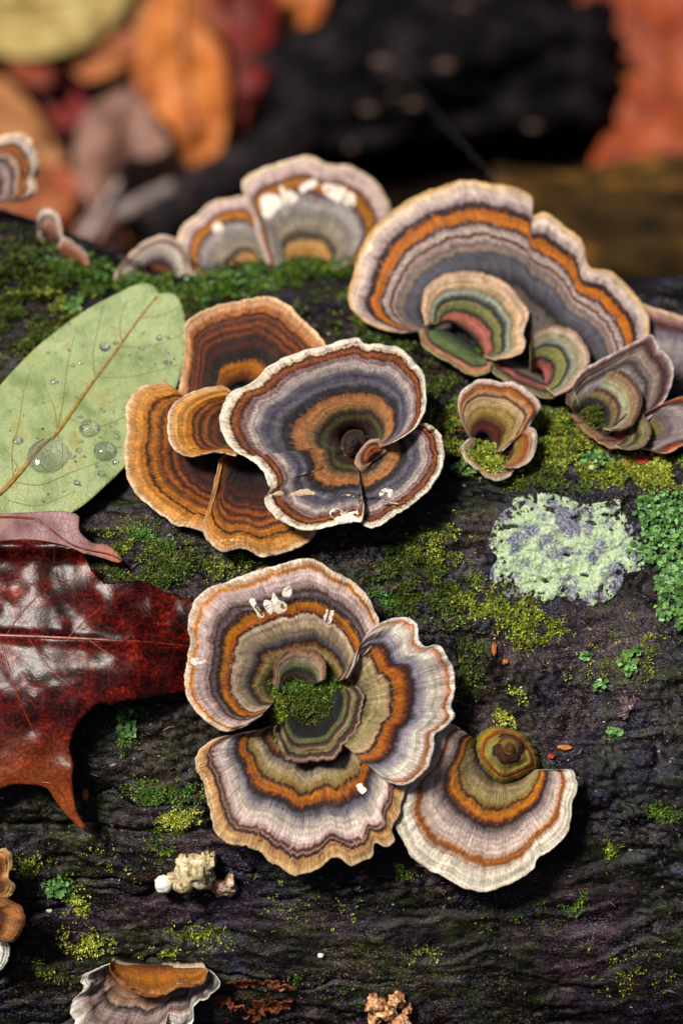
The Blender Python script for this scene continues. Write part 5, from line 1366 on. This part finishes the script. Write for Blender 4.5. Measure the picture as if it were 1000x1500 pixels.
litter([(480, -40), (560, -50), (540, 20), (500, 50), (470, 20)], 'brown', (500, 45), 0.5, 'brown leaf scrap against the dark stump', [(490, -30), (500, 45)], 10)

litter([(60, 250), (90, 244), (120, 262), (112, 300), (92, 330), (70, 310), (56, 280)], 'rust', (88, 326), 0.7, 'dull rust leaf between the tan leaf and the pinkish grey leaf', [(66, 252), (92, 322)], 10)
litter([(180, 330), (210, 300), (244, 296), (262, 320), (240, 344), (210, 360), (186, 356)], 'brown', (220, 355), 0.5, 'brown crumpled leaf under the pale twig', [(184, 345), (256, 310)], 8, bend=4.0)
litter([(196, 20), (226, -10), (240, 30), (226, 62), (206, 70)], 'tan', (214, 66), 0.7, 'small tan leaf edge between the brown leaf and the bright orange leaf', [(226, -6), (208, 66)], 26)
litter([(450, 90), (486, 60), (520, 70), (512, 110), (476, 130), (452, 122)], 'brown', (470, 126), 0.5, 'brown leaf scrap on the slanting dark branch', [(454, 112), (516, 78)], 40)
litter([(20, 84), (60, 90), (86, 110), (70, 128), (36, 120), (14, 104)], 'rust', (50, 124), 0.6, 'rust leaf scrap under the rim of the yellow-beige leaf', [(18, 96), (80, 116)], 24)
M_CHAR = mat_simple('charred_wood', (2, 2, 3), (9, 8, 11), 0.05, 0.8, 1.0, 4.0, c3=(44, 36, 40), spec=0.08)
def boulder(name, px, py, rx, ry, rz, seed, label, cat, parent=None, mat=None, amp=0.3):
    bm = bmesh.new(); bmesh.ops.create_icosphere(bm, subdivisions=5, radius=1.0)
    v = np.array([x.co for x in bm.verts]); F = [[w.index for w in f.verts] for f in bm.faces]; bm.free()
    k = 1 + amp * fbm(v[:, 0] * 1.3 + seed, v[:, 1] * 1.3, v[:, 2] * 1.3, 3) + 0.06 * fbm(v[:, 0] * 7 + seed, v[:, 1] * 7, v[:, 2] * 7, 3)
    v = v * k[:, None] * np.array([rx, ry, rz])
    p = ground_hit(px, py)[0]
    o = mesh(name, v + p + np.array([0, 0, rz * 0.55]), F, parent, (mat or M_CHAR,), origin=p)
    if label: tag(o, label, cat)
    return o
st = thing('rotten_stump', ground_hit(660, 200)[0], 'black rotten stump on the forest floor behind the log', 'stump')
boulder('wood', 640, 180, 92, 60, 52, 3.0, None, None, st)
boulder('wood', 800, 160, 46, 42, 40, 5.0, None, None, st)
boulder('wood', 830, 40, 36, 40, 40, 8.0, None, None, st)
boulder('wood', 640, 30, 90, 70, 60, 9.0, None, None, st)
M_GRIT = mat_simple('pale_grit', (44, 32, 26), (104, 78, 64), 0.3, 0.6, 0.4, 0.4)

M_BRANCH = mat_simple('dark_branch_bark', (8, 6, 8), (28, 22, 26), 0.08, 0.7, 1.0, 2.0, c3=(60, 50, 52), stretch=(1, 1, 1), spec=0.15)
M_TWIG = mat_simple('pale_twig_bark', (84, 74, 78), (150, 134, 130), 0.1, 0.6, 0.5, 0.8, c3=(200, 184, 176))
M_OLD = mat_simple('mossy_branch_bark', (10, 8, 4), (64, 46, 18), 0.022, 0.75, 1.0, 3.0, c3=(150, 104, 48), stretch=(0.5, 1, 1), spec=0.1)
def branch(name, a, b, za, zb, ra, rb, mat, label, cat, seed, seg=18, n=46, wob=3.0):
    pa = ground_hit(a[0], a[1], za)[0]; pb = ground_hit(b[0], b[1], zb)[0]
    t = np.linspace(0, 1, n)
    P = pa + (pb - pa) * t[:, None] + wob * np.stack([0 * t, fbm(t * 3, t * 0 + seed, 0, 2), fbm(t * 3, t * 0 + seed + 5, 0, 2)], -1)
    T = unit(pb - pa); sx = unit(np.cross(T, [0, 0, 1.0])); sy = np.cross(sx, T)
    V = []
    L = np.linalg.norm(pb - pa)
    for k in range(seg):
        an = 2 * math.pi * k / seg
        r = (ra + (rb - ra) * t) * (1 + 0.14 * fbm(t * L / 40 + 0 * t, math.cos(an) * 2 + 0 * t, math.sin(an) * 2 + seed, 3))
        V.append(P + sx * (r * math.cos(an))[:, None] + sy * (r * math.sin(an))[:, None])
    V = np.stack(V, 1).reshape(-1, 3)
    F = [[i * seg + k, i * seg + (k + 1) % seg, (i + 1) * seg + (k + 1) % seg, (i + 1) * seg + k] for i in range(n - 1) for k in range(seg)]
    F.append(list(range(seg))[::-1]); F.append([(n - 1) * seg + k for k in range(seg)])
    o = mesh(name, V, F, None, (mat,), origin=P.mean(0))
    tag(o, label, cat)
branch('fallen_branch', (210, 350), (560, 110), 16, 26, 17, 15, M_BRANCH, 'dark fallen branch lying slantwise against the stump', 'branch', 2.0)
branch('twig', (120, 342), (252, 274), 30, 34, 5.5, 4.0, M_TWIG, 'pale broken twig among the fallen leaves', 'twig', 3.0, 10, 24, 1.5)
branch('twig', (105, 395), (176, 262), 24, 60, 3.2, 2.2, M_TWIG, 'thin pale twig crossing the broken one', 'twig', 6.0, 9, 24, 1.5)
branch('twig', (300, 300), (470, 150), 40, 52, 2.4, 1.6, M_BRANCH, 'thin dark twig lying along the slanting branch', 'twig', 7.0, 9, 24, 1.5)
branch('fallen_branch', (730, 385), (1250, 350), 42, 46, 44, 46, M_OLD, 'thick olive-brown fallen branch behind the largest bracket', 'branch', 4.0, 40, 90)
# grit and light scraps lying on the stump
for k, (px, py, r) in enumerate(((605, 153, 4.5), (652, 95, 5.0), (560, 90, 6.0), (515, 215, 5.0), (552, 235, 4.5), (780, 185, 4.0), (540, 160, 4.0), (680, 8, 4.0), (580, 140, 3.0))):
    d = rays(np.array([px], float), np.array([py], float))
    dg = bpy.context.evaluated_depsgraph_get() if k == 0 else dg
    hit, loc, nor, idx, ob, mt = scene.ray_cast(dg, Vector(CAM * S), Vector(d[0]).normalized())
    p = np.array(loc) / S if hit else ground_hit(px, py)[0]
    bm = bmesh.new(); bmesh.ops.create_icosphere(bm, subdivisions=2, radius=1.0)
    v = np.array([x.co for x in bm.verts]); F = [[w.index for w in f.verts] for f in bm.faces]; bm.free()
    v = v * (1 + 0.3 * fbm(v[:, 0] * 2 + k, v[:, 1] * 2, v[:, 2] * 2, 2))[:, None] * np.array([r * rng.uniform(.6, 1.5), r * rng.uniform(.5, .9), r * 0.5])
    tag(mesh('wood_scrap', v + p, F, None, (M_GRIT,), origin=p), 'pale tan scrap lying on the black stump', 'scrap', 'pale scraps on the stump')

# spider thread from the stump to the rim of the largest bracket
def first_hit(px, py):
    h = scene.ray_cast(bpy.context.evaluated_depsgraph_get(), Vector(CAM * S), Vector(rays(float(px), float(py))).normalized())
    return np.array(h[1]) / S
pa, pb = first_hit(560, 60), first_hit(786, 320)
tt = np.linspace(0, 1, 30)[:, None]
tag(tube('spider_thread', pa + (pb - pa) * tt - np.array([0, 0, 6.0]) * np.sin(tt * math.pi), 0.025, mat_simple('silk', (200, 200, 210), (245, 245, 250), 0.5, 0.25, 0.0, 0.1), None, 5, origin=pa),
    'fine spider thread slanting from the black stump to the largest bracket', 'spider thread')
# litter further out so that the floor goes on past the frame
def generic_leaf(k):
    L = rng.uniform(55, 95); W = L * rng.uniform(0.32, 0.45)
    n = 36
    t = np.linspace(0, 1, n)
    w = W * np.sin(math.pi * t ** 0.8) ** 0.8 * (1 + 0.22 * np.sin(t * 26 + k)) * 0.5
    V = []; m = 5
    for j in range(-m, m + 1):
        q = j / m
        V.append(np.stack([t * L - L / 2, q * w, 3.0 * abs(q) ** 2 + 3 * np.sin(t * 3 + k) + 0 * t], -1))
    V = np.stack(V, 0); c = 2 * m + 1
    idx = np.arange(c * n).reshape(c, n)
    F = np.stack([idx[:-1, :-1], idx[:-1, 1:], idx[1:, 1:], idx[1:, :-1]], -1).reshape(-1, 4).tolist()
    V = V.reshape(-1, 3)
    me = bpy.data.meshes.new('fallen_leaf')
    me.from_pydata((V * S).tolist(), [], F)
    ul = me.uv_layers.new(name='UVMap')
    li = np.empty(len(me.loops), np.int32); me.loops.foreach_get('vertex_index', li)
    ul.data.foreach_set('uv', (V[:, :2] * 0.1).astype(np.float32)[li].ravel())
    me.polygons.foreach_set('use_smooth', np.ones(len(me.polygons), bool))
    return me
keys = list(ML)
protos = []
for k in range(7):
    me = generic_leaf(k); me.materials.append(ML[keys[k]]); protos.append(me)
cnt = 0
for i in range(900):
    if cnt >= 130: break
    x, y = rng.uniform(-620, 620), rng.uniform(215, 1150)
    P = np.array([x, y, 0.0]); q = P - CAM; dz = q @ fwd
    px = 500 + (q @ rgt) / dz / K; py = 750 - (q @ upv) / dz / K
    if -90 < px < 1090 and -60 < py < 420: 
        continue
    o = bpy.data.objects.new('fallen_leaf', protos[rng.integers(0, 7)])
    col.objects.link(o)
    o.location = Vector((x * S, y * S, rng.uniform(3, 14) * S))
    o.rotation_euler = (rng.uniform(-.3, .3), rng.uniform(-.3, .3), rng.uniform(0, 6.28))
    tag(o, 'lobed fallen leaf in the litter beyond the stump and branches', 'leaf', 'fallen leaves of the outer litter')
    cnt += 1
for o in bpy.data.objects:
    if '_o' in o: del o['_o']
